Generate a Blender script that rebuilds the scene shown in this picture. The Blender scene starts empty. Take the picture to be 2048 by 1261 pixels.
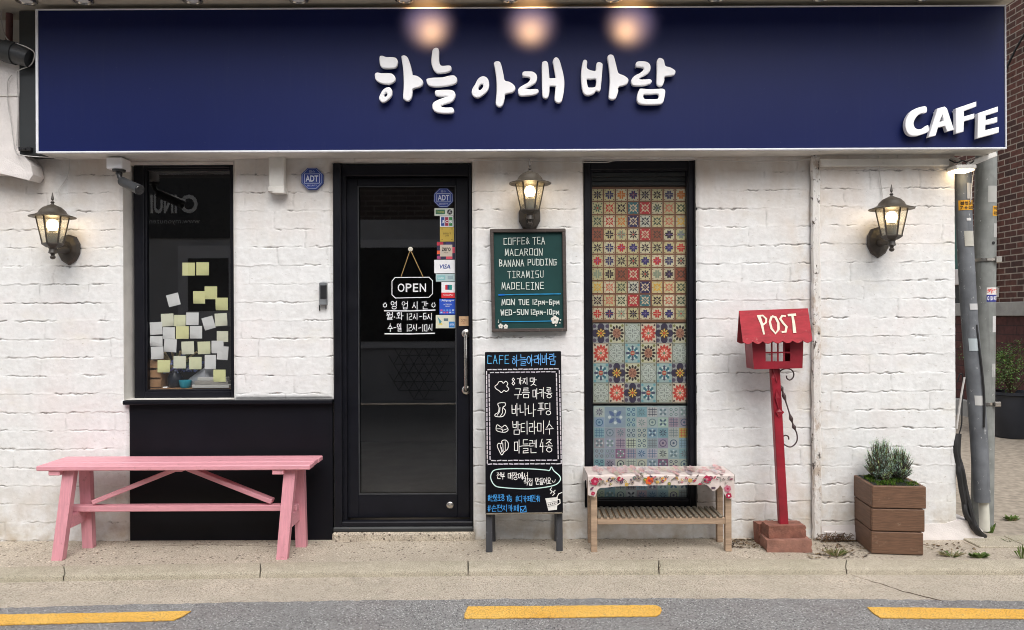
import bpy, bmesh, math, random
import numpy as np
from mathutils import Vector, Matrix

# ------------------------------------------------------------------ camera, world, sun, exposure
scene = bpy.context.scene
COL = scene.collection
D, F, CAMH, ROLL = 4.3, 1483.5, 1.3, math.radians(0.25)
cam_data = bpy.data.cameras.new("camera")
cam = bpy.data.objects.new("camera", cam_data)
COL.objects.link(cam)
cam.location = (0, -D, CAMH)
cam.rotation_euler = (math.radians(90), ROLL, 0)
cam_data.sensor_width = 36.0
cam_data.lens = 36.0 * F / 2048.0
cam_data.clip_start = 0.05
cam_data.clip_end = 500
scene.camera = cam

SUN_EL, SUN_AZ = 51.0, 12.0          # elevation, degrees east of the street side
world = bpy.data.worlds.new("World")
scene.world = world
world.use_nodes = True
wn = world.node_tree.nodes
wl = world.node_tree.links
for n in list(wn): wn.remove(n)
sky = wn.new('ShaderNodeTexSky'); sky.sky_type = 'NISHITA'; sky.sun_disc = False
sky.sun_elevation = math.radians(SUN_EL)
sky.sun_rotation = math.radians(180 - SUN_AZ)
sky.air_density = 1.0; sky.dust_density = 4.0; sky.ozone_density = 1.0
hs = wn.new('ShaderNodeHueSaturation'); hs.inputs['Saturation'].default_value = 0.30
bg = wn.new('ShaderNodeBackground'); bg.inputs['Strength'].default_value = 0.14
wo = wn.new('ShaderNodeOutputWorld')
wl.new(sky.outputs[0], hs.inputs['Color']); wl.new(hs.outputs[0], bg.inputs['Color']); wl.new(bg.outputs[0], wo.inputs[0])

sl = bpy.data.lights.new("sun", 'SUN'); sl.energy = 1.2; sl.angle = math.radians(45); sl.color = (1.0, 0.97, 0.93)
sun = bpy.data.objects.new("sun", sl); COL.objects.link(sun)
el, az = math.radians(SUN_EL), math.radians(SUN_AZ)
to_sun = Vector((math.sin(az) * math.cos(el), -math.cos(az) * math.cos(el), math.sin(el)))
sun.rotation_euler = to_sun.to_track_quat('Z', 'Y').to_euler()

scene.view_settings.view_transform = 'Standard'
scene.view_settings.look = 'None'
scene.view_settings.exposure = 0.62
scene.view_settings.gamma = 1.0
scene.view_settings.use_curve_mapping = False
scene.cycles.use_denoising = True
scene.cycles.filter_width = 1.0
scene.cycles.max_bounces = 8
scene.cycles.transparent_max_bounces = 12

# ------------------------------------------------------------------ measuring helpers
_c, _s = math.cos(ROLL), math.sin(ROLL)
def P(px, py, Y=0.0):
    """measured picture position -> point at depth Y (the facade is Y = 0, the street is -Y)"""
    k = (D + Y) / F
    dx = (px - 1024) * k; dy = (630.5 - py) * k
    return Vector((dx * _c + dy * _s, Y, CAMH - dx * _s + dy * _c))
def G(px, py, z=0.0):
    dx = (px - 1024) / F; dy = (630.5 - py) / F
    vx = dx * _c + dy * _s; vz = -dx * _s + dy * _c
    t = (z - CAMH) / vz
    return Vector((vx * t, -D + t, z))
def srgb(r, g, b):
    f = lambda v: (v / 255 / 12.92) if v <= 10 else ((v / 255 + 0.055) / 1.055) ** 2.4
    return (f(r), f(g), f(b))
rnd = random.Random(7)

# ------------------------------------------------------------------ mesh builder
ORIG = {}
class MB:
    def __init__(self):
        self.v = []; self.f = []; self.c = []; self.col = None
    def add(self, verts, faces, col=None):
        o = len(self.v)
        self.v += [tuple(p) for p in verts]
        for f in faces:
            self.f.append(tuple(i + o for i in f)); self.c.append(col if col is not None else self.col)
        return self
    def quad(self, a, b, c, d, col=None):
        return self.add([a, b, c, d], [(0, 1, 2, 3)], col)
    def poly(self, pts, col=None):
        return self.add(pts, [tuple(range(len(pts)))], col)
    def box(self, lo, hi, col=None, M=None, bev=0.0):
        x0, y0, z0 = lo; x1, y1, z1 = hi
        if x0 > x1: x0, x1 = x1, x0
        if y0 > y1: y0, y1 = y1, y0
        if z0 > z1: z0, z1 = z1, z0
        b = min(bev, (x1 - x0) * .45, (y1 - y0) * .45, (z1 - z0) * .45)
        if b <= 0:
            vs = [(x0, y0, z0), (x1, y0, z0), (x1, y1, z0), (x0, y1, z0), (x0, y0, z1), (x1, y0, z1), (x1, y1, z1), (x0, y1, z1)]
            fs = [(3, 2, 1, 0), (4, 5, 6, 7), (0, 1, 5, 4), (1, 2, 6, 5), (2, 3, 7, 6), (3, 0, 4, 7)]
        else:
            bm = bmesh.new()
            bmesh.ops.create_cube(bm, size=1.0)
            for v in bm.verts:
                v.co = Vector(((x0 + x1) / 2 + v.co.x * (x1 - x0), (y0 + y1) / 2 + v.co.y * (y1 - y0), (z0 + z1) / 2 + v.co.z * (z1 - z0)))
            bmesh.ops.bevel(bm, geom=list(bm.edges), offset=b, segments=1, affect='EDGES', profile=0.5)
            bm.verts.index_update()
            vs = [tuple(v.co) for v in bm.verts]; fs = [tuple(v.index for v in f.verts) for f in bm.faces]
            bm.free()
        if M is not None: vs = [tuple(M @ Vector(p)) for p in vs]
        return self.add(vs, fs, col)
    def beam(self, p, q, w, h, up=(0, 0, 1), col=None, bev=0.003, ext=0.0):
        """square bar from p to q; w is the size across, h the size along 'up'"""
        p = Vector(p); q = Vector(q); d = (q - p); L = d.length; d.normalize()
        u = Vector(up); u = (u - d * u.dot(d)).normalized(); r = d.cross(u)
        M = Matrix(((d.x, r.x, u.x, p.x), (d.y, r.y, u.y, p.y), (d.z, r.z, u.z, p.z), (0, 0, 0, 1)))
        return self.box((-ext, -w / 2, -h / 2), (L + ext, w / 2, h / 2), col, M, bev)
    def tube(self, pts, r, n=8, col=None, cap=True):
        pts = [Vector(p) for p in pts]
        rs = r if isinstance(r, (list, tuple)) else [r] * len(pts)
        t0 = (pts[1] - pts[0]).normalized()
        ref = Vector((0, 0, 1)) if abs(t0.z) < .9 else Vector((1, 0, 0))
        u = (ref - t0 * ref.dot(t0)).normalized()
        vs = []; fs = []
        for i, p in enumerate(pts):
            if i == 0: t = pts[1] - pts[0]
            elif i == len(pts) - 1: t = pts[-1] - pts[-2]
            else: t = (pts[i + 1] - pts[i]).normalized() + (pts[i] - pts[i - 1]).normalized()
            t = t.normalized() if t.length > 1e-9 else t0
            u = (u - t * u.dot(t)); u = u.normalized() if u.length > 1e-9 else Vector((1, 0, 0))
            w = t.cross(u)
            for k in range(n):
                a = 2 * math.pi * k / n
                vs.append(p + (u * math.cos(a) + w * math.sin(a)) * rs[i])
        for i in range(len(pts) - 1):
            for k in range(n):
                a = i * n + k; b = i * n + (k + 1) % n
                fs.append((a, b, b + n, a + n))
        if cap:
            fs.append(tuple(range(n - 1, -1, -1))); m = (len(pts) - 1) * n
            fs.append(tuple(range(m, m + n)))
        return self.add(vs, fs, col)
    def lathe(self, c, prof, n=24, col=None, rot=0.0, axis=None):
        """profile [(radius, height)] turned about a vertical axis through c (or about 'axis')"""
        c = Vector(c); vs = []; fs = []
        if axis is None: A = Vector((0, 0, 1)); U = Vector((1, 0, 0)); W = Vector((0, 1, 0))
        else:
            A = Vector(axis).normalized(); ref = Vector((0, 0, 1)) if abs(A.z) < .9 else Vector((1, 0, 0))
            U = (ref - A * ref.dot(A)).normalized(); W = A.cross(U)
        for (r, h) in prof:
            for k in range(n):
                a = 2 * math.pi * k / n + rot
                vs.append(c + A * h + (U * math.cos(a) + W * math.sin(a)) * r)
        for i in range(len(prof) - 1):
            for k in range(n):
                a = i * n + k; b = i * n + (k + 1) % n
                fs.append((a, b, b + n, a + n))
        fs.append(tuple(range(n - 1, -1, -1))); m = (len(prof) - 1) * n
        fs.append(tuple(range(m, m + n)))
        return self.add(vs, fs, col)
    def disc(self, c, r, n=16, col=None, U=Vector((1, 0, 0)), V=Vector((0, 0, 1)), ry=None, rot=0):
        c = Vector(c); ry = ry or r
        pts = []
        for k in range(n):
            a = 2 * math.pi * k / n; x = math.cos(a) * r; y = math.sin(a) * ry
            x, y = x * math.cos(rot) - y * math.sin(rot), x * math.sin(rot) + y * math.cos(rot)
            pts.append(c + U * x + V * y)
        return self.poly(pts, col)
    def prism(self, pts, depth, col=None, N=Vector((0, 1, 0))):
        n = len(pts); pts = [Vector(p) for p in pts]
        vs = pts + [p + N * depth for p in pts]
        fs = [tuple(range(n)), tuple(range(2 * n - 1, n - 1, -1))] + [(i, i + n, (i + 1) % n + n, (i + 1) % n) for i in range(n)]
        return self.add(vs, fs, col)
    def build(self, name, mat, parent=None, smooth=False, origin=None, fix=True, bevel=None):
        if parent is not None: o = ORIG[parent.as_pointer()]
        elif origin is not None: o = Vector(origin)
        else:
            A = np.array(self.v); lo, hi = A.min(0), A.max(0)
            o = Vector(((lo[0] + hi[0]) / 2, (lo[1] + hi[1]) / 2, lo[2]))
        me = bpy.data.meshes.new(name)
        me.from_pydata([(p[0] - o.x, p[1] - o.y, p[2] - o.z) for p in self.v], [], self.f)
        if any(c is not None for c in self.c):
            at = me.color_attributes.new('Col', 'FLOAT_COLOR', 'CORNER')
            buf = []
            for f, c in zip(self.f, self.c):
                c = c or (0.5, 0.5, 0.5); buf += [c[0], c[1], c[2], 1.0] * len(f)
            at.data.foreach_set('color', buf)
        me.validate()
        if fix:
            bm = bmesh.new(); bm.from_mesh(me); bmesh.ops.recalc_face_normals(bm, faces=bm.faces); bm.to_mesh(me); bm.free()
        if smooth:
            me.polygons.foreach_set('use_smooth', [True] * len(me.polygons))
            try: me.set_sharp_from_angle(angle=math.radians(40))
            except Exception: pass
        me.materials.append(mat)
        ob = bpy.data.objects.new(name, me)
        COL.objects.link(ob)
        if parent is not None: ob.parent = parent
        else: ob.location = o
        ORIG[ob.as_pointer()] = o
        return ob

def thing(name, label, cat, loc, group=None):
    o = bpy.data.objects.new(name, None); COL.objects.link(o); o.empty_display_size = .1
    o.location = loc; ORIG[o.as_pointer()] = Vector(loc)
    o['label'] = label; o['category'] = cat
    if group: o['group'] = group
    return o
def tag(o, label, cat, group=None):
    o['label'] = label; o['category'] = cat
    if group: o['group'] = group
    return o
def kind(o, k): o['kind'] = k; return o
def copy_tree(o, parent=None):
    c = o.copy(); COL.objects.link(c); c.parent = parent
    for ch in o.children: copy_tree(ch, c)
    return c

# ------------------------------------------------------------------ smooth outlines, fonts, handwriting
def smooth_loop(pts, n=4, sharp=False):
    if sharp: return [Vector((p[0], p[1])) for p in pts]
    m = len(pts); out = []
    for i in range(m):
        p0, p1, p2, p3 = [Vector(pts[(i + k) % m]) for k in (-1, 0, 1, 2)]
        for j in range(n):
            t = j / n
            out.append(0.5 * ((2 * p1) + (p2 - p0) * t + (2 * p0 - 5 * p1 + 4 * p2 - p3) * t * t + (3 * p1 - p0 - 3 * p2 + p3) * t ** 3))
    return out
def solid_outline(loops, depth, bevel):
    """closed 2-D loops (with holes) -> verts/faces of a bevelled slab in XY, thickness along Z"""
    cu = bpy.data.curves.new('outline', 'CURVE'); cu.dimensions = '2D'; cu.fill_mode = 'BOTH'
    cu.extrude = max(depth / 2 - bevel, 1e-5); cu.bevel_depth = bevel; cu.bevel_resolution = 1
    if bevel: cu.offset = -bevel
    for lp in loops:
        sp = cu.splines.new('POLY'); sp.points.add(len(lp) - 1)
        for p, q in zip(sp.points, lp): p.co = (q[0], q[1], 0, 1)
        sp.use_cyclic_u = True
    ob = bpy.data.objects.new('outline', cu)
    me = bpy.data.meshes.new_from_object(ob)
    vs = [v.co.copy() for v in me.vertices]; fs = [tuple(p.vertices) for p in me.polygons]
    bpy.data.objects.remove(ob); bpy.data.curves.remove(cu); bpy.data.meshes.remove(me)
    return vs, fs
_fc = {}
def glyphs(s, bold=0.0):
    k = (s, bold)
    if k not in _fc:
        cu = bpy.data.curves.new('glyphs', 'FONT'); cu.body = s; cu.size = 1.0; cu.offset = bold; cu.resolution_u = 3
        ob = bpy.data.objects.new('glyphs', cu)
        me = bpy.data.meshes.new_from_object(ob)
        vs = [v.co.copy() for v in me.vertices]; fs = [tuple(p.vertices) for p in me.polygons]
        bpy.data.objects.remove(ob); bpy.data.curves.remove(cu); bpy.data.meshes.remove(me)
        _fc[k] = (vs, fs)
    return _fc[k]
def printed(mb, s, lo, hi, off=0.0, col=None, bold=0.0, shear=0.0, U=None, V=None, N=None):
    """print s so that its outline fills the rectangle lo..hi (points on the surface, bottom-left and top-right)"""
    vs, fs = glyphs(s, bold)
    if not vs: return
    lo = Vector(lo); hi = Vector(hi)
    U = U or Vector((1, 0, 0)); V = V or Vector((0, 0, 1)); N = N or Vector((0, -1, 0))
    xs = [v.x + shear * v.y for v in vs]; ys = [v.y for v in vs]
    x0, x1, y0, y1 = min(xs), max(xs), min(ys), max(ys)
    W = (hi - lo).dot(U); H = (hi - lo).dot(V)
    out = [lo + U * ((v.x + shear * v.y - x0) / (x1 - x0) * W) + V * ((v.y - y0) / max(y1 - y0, 1e-6) * H) + N * off for v in vs]
    mb.add(out, fs, col)

HAND = {  # strokes on a unit box, y downwards
 'A': [[(0,1),(.45,0),(.95,1)],[(.15,.65),(.8,.62)]], 'B': [[(.05,0),(.05,1)],[(.05,0),(.8,.12),(.75,.4),(.1,.5),(.9,.68),(.8,.95),(.05,1)]],
 'C': [[(.95,.08),(.1,.05),(.05,.95),(.95,.95)]], 'D': [[(.05,0),(.05,1)],[(.05,0),(.85,.1),(.9,.9),(.05,1)]],
 'E': [[(.95,.02),(.08,.02),(.05,.98),(1,.98)],[(.05,.5),(.85,.48)]], 'F': [[(1,.02),(.08,.02),(.05,1)],[(.05,.48),(.85,.46)]],
 'G': [[(.95,.1),(.1,.05),(.05,.95),(.8,.95),(.8,.5),(.5,.5)],[(.8,.5),(1,.52)]], 'I': [[(.5,0),(.5,1)],[(.1,0),(.9,0)],[(.1,1),(.9,1)]],
 'L': [[(.1,0),(.08,.97),(.95,.97)]], 'M': [[(0,1),(.12,0),(.45,.8),(.8,0),(.95,1)]], 'N': [[(.02,1),(.06,0),(.85,1),(.95,0)]],
 'O': [[(.05,.05),(.9,.03),(.92,.97),(.03,.95),(.05,.05)]], 'P': [[(.08,0),(.05,1)],[(.05,.02),(.9,.08),(.85,.5),(.08,.52)]],
 'R': [[(.05,0),(.05,1)],[(.05,.02),(.85,.08),(.8,.45),(.05,.5)],[(.3,.5),(.95,1)]], 'S': [[(.95,.02),(.1,.02),(.05,.45),(.9,.52),(.88,.95),(.05,.98)]],
 'T': [[(0,.05),(1,0)],[(.5,.03),(.5,1)]], 'U': [[(.05,0),(.08,.9),(.45,1),(.85,.9),(.92,0)]], 'W': [[(0,0),(.2,1),(.48,.3),(.72,1),(1,0)]],
 '&': [[(.95,.95),(.2,.3),(.45,.02),(.65,.25),(.05,.7),(.3,1),(.85,.5)]], 'p': [[(.1,.3),(.1,1.3)],[(.1,.35),(.85,.35),(.85,.85),(.1,.9)]],
 'm': [[(.05,1),(.1,.3),(.5,.75),(.85,.3),(.95,1)]], '-': [[(.1,.55),(.9,.5)]], '0': [[(.1,.05),(.85,.02),(.88,.97),(.1,.95),(.1,.05)]],
 '1': [[(.5,0),(.5,1)]], '2': [[(.05,.08),(.85,.03),(.85,.45),(.08,.55),(.05,.97),(.95,.95)]], '6': [[(.85,.02),(.12,.05),(.08,.95),(.88,.95),(.88,.48),(.1,.5)]],
 '4': [[(.55,0),(.05,.6),(1,.55)],[(.7,.25),(.65,1)]], '8': [[(.5,.48),(.15,.25),(.45,0),(.8,.22),(.5,.48),(.1,.75),(.5,1),(.9,.75),(.5,.48)]],
 '#': [[(.35,.1),(.2,.95)],[(.75,.05),(.6,.95)],[(.05,.35),(.95,.3)],[(0,.68),(.9,.65)]], '·': [[(.4,.5),(.6,.55)]],
 '有': [[(.05,.2),(.95,.18)],[(.45,0),(.3,.4),(.02,.7)],[(.35,.4),(.33,1)],[(.35,.4),(.8,.4),(.8,1)],[(.35,.6),(.8,.6)],[(.35,.78),(.8,.78)]],
}
_circ = [(.5 + .48 * math.sin(a * math.pi / 5), .5 - .48 * math.cos(a * math.pi / 5)) for a in range(11)]
JAMO = {
 'ㄱ': [[(.02,.08),(.95,.06),(.78,1)]], 'ㄴ': [[(.06,0),(.08,.92),(1,.85)]], 'ㄷ': [[(.95,.05),(.08,.07),(.06,.93),(1,.92)]],
 'ㄹ': [[(.05,.06),(.9,.04),(.9,.46),(.07,.5),(.06,.95),(1,.93)]], 'ㅁ': [[(.05,.05),(.93,.03),(.9,.97),(.06,.95),(.05,.05)]],
 'ㅂ': [[(.06,0),(.1,.97),(.9,.97),(.95,0)],[(.08,.5),(.92,.48)]], 'ㅅ': [[(.52,0),(.4,.5),(0,1)],[(.45,.4),(1,.98)]], 'ㅇ': [_circ],
 'ㅈ': [[(.05,.08),(.92,.05),(.5,.5),(0,1)],[(.48,.5),(1,1)]], 'ㅊ': [[(.35,0),(.65,.02)],[(.05,.24),(.92,.22),(.5,.6),(0,1)],[(.48,.6),(1,1)]],
 'ㅋ': [[(.02,.06),(.95,.04),(.78,1)],[(.05,.5),(.88,.45)]], 'ㅌ': [[(.95,.04),(.08,.05),(.06,.95),(1,.93)],[(.08,.5),(.85,.48)]],
 'ㅍ': [[(0,.06),(1,.04)],[(.3,.05),(.33,.92)],[(.7,.05),(.67,.92)],[(0,.95),(1,.92)]], 'ㅎ': [[(.3,.02),(.7,0)],[(.02,.24),(1,.2)],[(x*.8+.1,y*.62+.36) for x,y in _circ]],
}
VOW = {
 'ㅏ': [[(.25,0),(.22,1)],[(.25,.48),(1,.46)]], 'ㅐ': [[(.12,.05),(.1,.92)],[(.1,.48),(.8,.46)],[(.82,0),(.8,1)]],
 'ㅑ': [[(.25,0),(.22,1)],[(.25,.33),(1,.32)],[(.25,.62),(1,.6)]], 'ㅓ': [[(.82,0),(.8,1)],[(.1,.48),(.8,.46)]],
 'ㅔ': [[(.5,.05),(.5,.92)],[(.0,.48),(.5,.46)],[(.9,0),(.88,1)]], 'ㅕ': [[(.82,0),(.8,1)],[(.15,.33),(.8,.32)],[(.15,.62),(.8,.6)]],
 'ㅣ': [[(.5,0),(.48,1)]], 'ㅗ': [[(.5,.05),(.5,.75)],[(0,.8),(1,.75)]], 'ㅛ': [[(.32,.05),(.32,.75)],[(.68,.05),(.68,.75)],[(0,.8),(1,.76)]],
 'ㅜ': [[(0,.15),(1,.12)],[(.5,.15),(.48,1)]], 'ㅡ': [[(0,.5),(1,.45)]],
}
LS = 'ㄱㄲㄴㄷㄸㄹㅁㅂㅃㅅㅆㅇㅈㅉㅊㅋㅌㅍㅎ'
VS_ = 'ㅏㅐㅑㅒㅓㅔㅕㅖㅗㅘㅙㅚㅛㅜㅝㅞㅟㅠㅡㅢㅣ'
TS = ' ㄱㄲㄳㄴㄵㄶㄷㄹㄺㄻㄼㄽㄾㄿㅀㅁㅂㅄㅅㅆㅇㅈㅊㅋㅌㅍㅎ'
def into(strokes, x0, y0, x1, y1): return [[(x0 + x * (x1 - x0), y0 + y * (y1 - y0)) for x, y in s] for s in strokes]
def char_strokes(ch):
    if ch in HAND: return HAND[ch]
    c = ord(ch) - 0xAC00
    if c < 0: return []
    L, V, T = LS[c // 588], VS_[(c % 588) // 28], TS[c % 28]
    out = []; t = T != ' '
    if V in 'ㅏㅐㅑㅓㅔㅕㅣ':
        out += into(JAMO[L], 0, .02 if t else .14, .52, .5 if t else .82)
        out += into(VOW[V], .58, 0, 1.0, .58 if t else 1)
    elif V in 'ㅗㅛㅜㅡ':
        out += into(JAMO[L], .15, 0, .85, .34 if t else .5)
        out += into(VOW[V], 0, .36 if t else .54, 1, .6 if t else 1)
    else:
        a, b = {'ㅘ': 'ㅗㅏ', 'ㅚ': 'ㅗㅣ', 'ㅝ': 'ㅜㅓ', 'ㅟ': 'ㅜㅣ', 'ㅢ': 'ㅡㅣ'}[V]
        out += into(JAMO[L], .08, 0, .55, .3 if t else .45)
        out += into(VOW[a], 0, .32 if t else .5, .62, .56 if t else .85)
        out += into(VOW[b], .66, 0, 1, .6 if t else 1)
    if t: out += into(JAMO[T], .15, .64, .92, 1.0)
    return out
class Board:
    """a flat surface addressed by the picture positions of its corners (tl, tr, br, bl -> world points)"""
    def __init__(self, tl, tr, br, bl, px):
        self.w = [Vector(p) for p in (tl, tr, br, bl)]; self.px = px   # px = (x0,y0,x1,y1) of the same rectangle
        self.n = (self.w[1] - self.w[0]).cross(self.w[3] - self.w[0]).normalized()
        if self.n.y > 0: self.n = -self.n
        self.k = 0
    def at(self, x, y, off=0.0006):
        x0, y0, x1, y1 = self.px
        u = (x - x0) / (x1 - x0); v = (y - y0) / (y1 - y0)
        a, b, c, d = self.w
        return a * (1 - u) * (1 - v) + b * u * (1 - v) + c * u * v + d * (1 - u) * v + self.n * off
    def stroke(self, mb, pts, w, col, off=0.0008):
        """polyline of picture positions drawn w picture units wide"""
        for i in range(len(pts) - 1):
            (ax, ay), (bx, by) = pts[i], pts[i + 1]
            dx, dy = bx - ax, by - ay; L = math.hypot(dx, dy)
            if L < 1e-6: continue
            nx, ny = -dy / L * w / 2, dx / L * w / 2; ex, ey = dx / L * w * .4, dy / L * w * .4
            self.k = (self.k + 1) % 9; o = off + self.k * 0.00007
            mb.poly([self.at(ax - ex + nx, ay - ey + ny, o), self.at(ax - ex - nx, ay - ey - ny, o), self.at(bx + ex - nx, by + ey - ny, o), self.at(bx + ex + nx, by + ey + ny, o)], col)
    def poly(self, mb, pts, col, off=0.0008): mb.poly([self.at(x, y, off) for x, y in pts], col)
    def write(self, mb, s, x0, y0, x1, y1, w, col, jit=.03, gap=.18, lat=.62):
        """handwrite s into the picture rectangle"""
        adv = []
        for ch in s:
            adv.append(.5 if ch == ' ' else .3 if ch in '1·' else lat if (ch in HAND and ch != '有') else 1.0)
        tot = sum(adv) + gap * (len(s) - 1)
        k = (x1 - x0) / tot; x = x0
        for ch, a in zip(s, adv):
            if ch != ' ':
                jy = rnd.uniform(-.05, .05) * (y1 - y0)
                for st in char_strokes(ch):
                    self.stroke(mb, [(x + (px + rnd.uniform(-jit, jit)) * a * k, y0 + jy + (py + rnd.uniform(-jit, jit)) * (y1 - y0)) for px, py in st], w, col)
            x += (a + gap) * k

# ------------------------------------------------------------------ materials
class NT:
    def __init__(self, name):
        self.m = bpy.data.materials.new(name); self.m.use_nodes = True
        self.t = self.m.node_tree; self.n = self.t.nodes; self.b = self.n['Principled BSDF']
        self.out = self.n['Material Output']
    def new(self, typ, **kw):
        x = self.n.new(typ)
        for k, v in kw.items():
            if k in x.inputs: x.inputs[k].default_value = v
            else: setattr(x, k, v)
        return x
    def link(self, a, b): self.t.links.new(a, b)
    def pos(self, scale=(1, 1, 1)):
        g = self.new('ShaderNodeNewGeometry'); m = self.new('ShaderNodeMapping'); m.inputs['Scale'].default_value = scale
        self.link(g.outputs['Position'], m.inputs['Vector']); return m.outputs[0]
    def noise(self, vec, scale, detail=4, rough=.55):
        x = self.new('ShaderNodeTexNoise'); x.inputs['Scale'].default_value = scale; x.inputs['Detail'].default_value = detail; x.inputs['Roughness'].default_value = rough
        if vec is not None: self.link(vec, x.inputs['Vector'])
        return x.outputs['Fac']
    def ramp(self, fac, stops):
        r = self.new('ShaderNodeValToRGB'); e = r.color_ramp.elements
        while len(e) < len(stops): e.new(.5)
        for s, (p, c) in zip(e, stops): s.position = p; s.color = (c if len(c) == 4 else (*c, 1)) if not isinstance(c, (int, float)) else (c, c, c, 1)
        self.link(fac, r.inputs[0]); return r.outputs[0]
    def mix(self, fac, a, b, mode='MIX'):
        x = self.new('ShaderNodeMix', data_type='RGBA', blend_type=mode)
        if isinstance(fac, (int, float)): x.inputs[0].default_value = fac
        else: self.link(fac, x.inputs[0])
        for i, q in ((6, a), (7, b)):
            if isinstance(q, tuple): x.inputs[i].default_value = (*q[:3], 1)
            else: self.link(q, x.inputs[i])
        return x.outputs[2]
    def math(self, op, a, b=None):
        x = self.new('ShaderNodeMath', operation=op)
        for i, q in enumerate((a, b)):
            if q is None: continue
            if isinstance(q, (int, float)): x.inputs[i].default_value = q
            else: self.link(q, x.inputs[i])
        return x.outputs[0]
    def bump(self, h, strength=.3, dist=.01):
        x = self.new('ShaderNodeBump'); x.inputs['Strength'].default_value = strength; x.inputs['Distance'].default_value = dist
        self.link(h, x.inputs['Height']); self.link(x.outputs[0], self.b.inputs['Normal'])
    def base(self, c):
        if isinstance(c, tuple): self.b.inputs['Base Color'].default_value = (*c[:3], 1)
        else: self.link(c, self.b.inputs['Base Color'])
    def rough(self, r):
        if isinstance(r, (int, float)): self.b.inputs['Roughness'].default_value = r
        else: self.link(r, self.b.inputs['Roughness'])
def simple(name, c, rough=.5, var=.12, scale=14, bump=0.0, bscale=120, metal=0.0, stretch=(1, 1, 1), spec=None):
    t = NT(name); v = t.pos(stretch)
    n = t.noise(v, scale, 5)
    lo = tuple(x * (1 - var) for x in c); hi = tuple(min(1, x * (1 + var)) for x in c)
    t.base(t.ramp(n, [(.3, lo), (.7, hi)]))
    rr = t.noise(v, scale * .6, 3); t.rough(t.ramp(rr, [(.3, max(.02, rough - .08)), (.7, min(1, rough + .08))]))
    t.b.inputs['Metallic'].default_value = metal
    if spec is not None: t.b.inputs['Specular IOR Level'].default_value = spec
    if bump: t.bump(t.noise(v, bscale, 3), bump, .004)
    return t.m
def painted_wood(name, c, rough=.5, var=.18, wear=None, stretch=(1, 12, 12)):
    t = NT(name); v = t.pos(stretch)
    n = t.noise(v, 6, 6, .65)
    lo = tuple(x * (1 - var) for x in c); hi = tuple(min(1, x * (1 + var * .7)) for x in c)
    col = t.ramp(n, [(.3, lo), (.7, hi)])
    if wear:
        w = t.ramp(t.noise(t.pos(), 22, 6, .7), [(.60, 0.0), (.70, .8)])
        col = t.mix(w, col, wear)
    t.base(col); t.rough(rough); t.bump(t.noise(v, 14, 4), .25, .003)
    return t.m
def attr_mat(name, rough=.6, spec=.5, grime=.1):
    t = NT(name); a = t.new('ShaderNodeAttribute', attribute_name='Col')
    g = t.ramp(t.noise(t.pos(), 30, 5), [(.3, 1 - grime), (.7, 1.0)])
    t.base(t.mix(1.0, a.outputs['Color'], g, 'MULTIPLY')); t.rough(rough); t.b.inputs['Specular IOR Level'].default_value = spec
    return t.m
def glass_mat(name, tint=(.85, .88, .88), boost=1.0, frost=0.0):
    t = NT(name); n = t.n; n.remove(t.b)
    tr = t.new('ShaderNodeBsdfTransparent'); tr.inputs[0].default_value = (*tint, 1)
    gl = t.new('ShaderNodeBsdfGlossy'); gl.inputs['Roughness'].default_value = 0.01
    lw = t.new('ShaderNodeLayerWeight'); lw.inputs[0].default_value = .5
    f = t.math('MINIMUM', t.math('ADD', t.math('MULTIPLY', t.math('POWER', lw.outputs['Facing'], 4.0), .9), .045 * boost), 1.0)
    mx = t.new('ShaderNodeMixShader'); t.link(f, mx.inputs[0])
    if frost:
        tl = t.new('ShaderNodeBsdfTranslucent'); tl.inputs[0].default_value = (.9, .86, .74, 1)
        m2 = t.new('ShaderNodeMixShader'); m2.inputs[0].default_value = frost
        t.link(tr.outputs[0], m2.inputs[1]); t.link(tl.outputs[0], m2.inputs[2]); t.link(m2.outputs[0], mx.inputs[1])
    else: t.link(tr.outputs[0], mx.inputs[1])
    t.link(gl.outputs[0], mx.inputs[2]); t.link(mx.outputs[0], t.out.inputs[0])
    return t.m
def emit_mat(name, c, s):
    t = NT(name); t.b.inputs['Emission Color'].default_value = (*c, 1); t.b.inputs['Emission Strength'].default_value = s; t.base(c); return t.m

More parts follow.
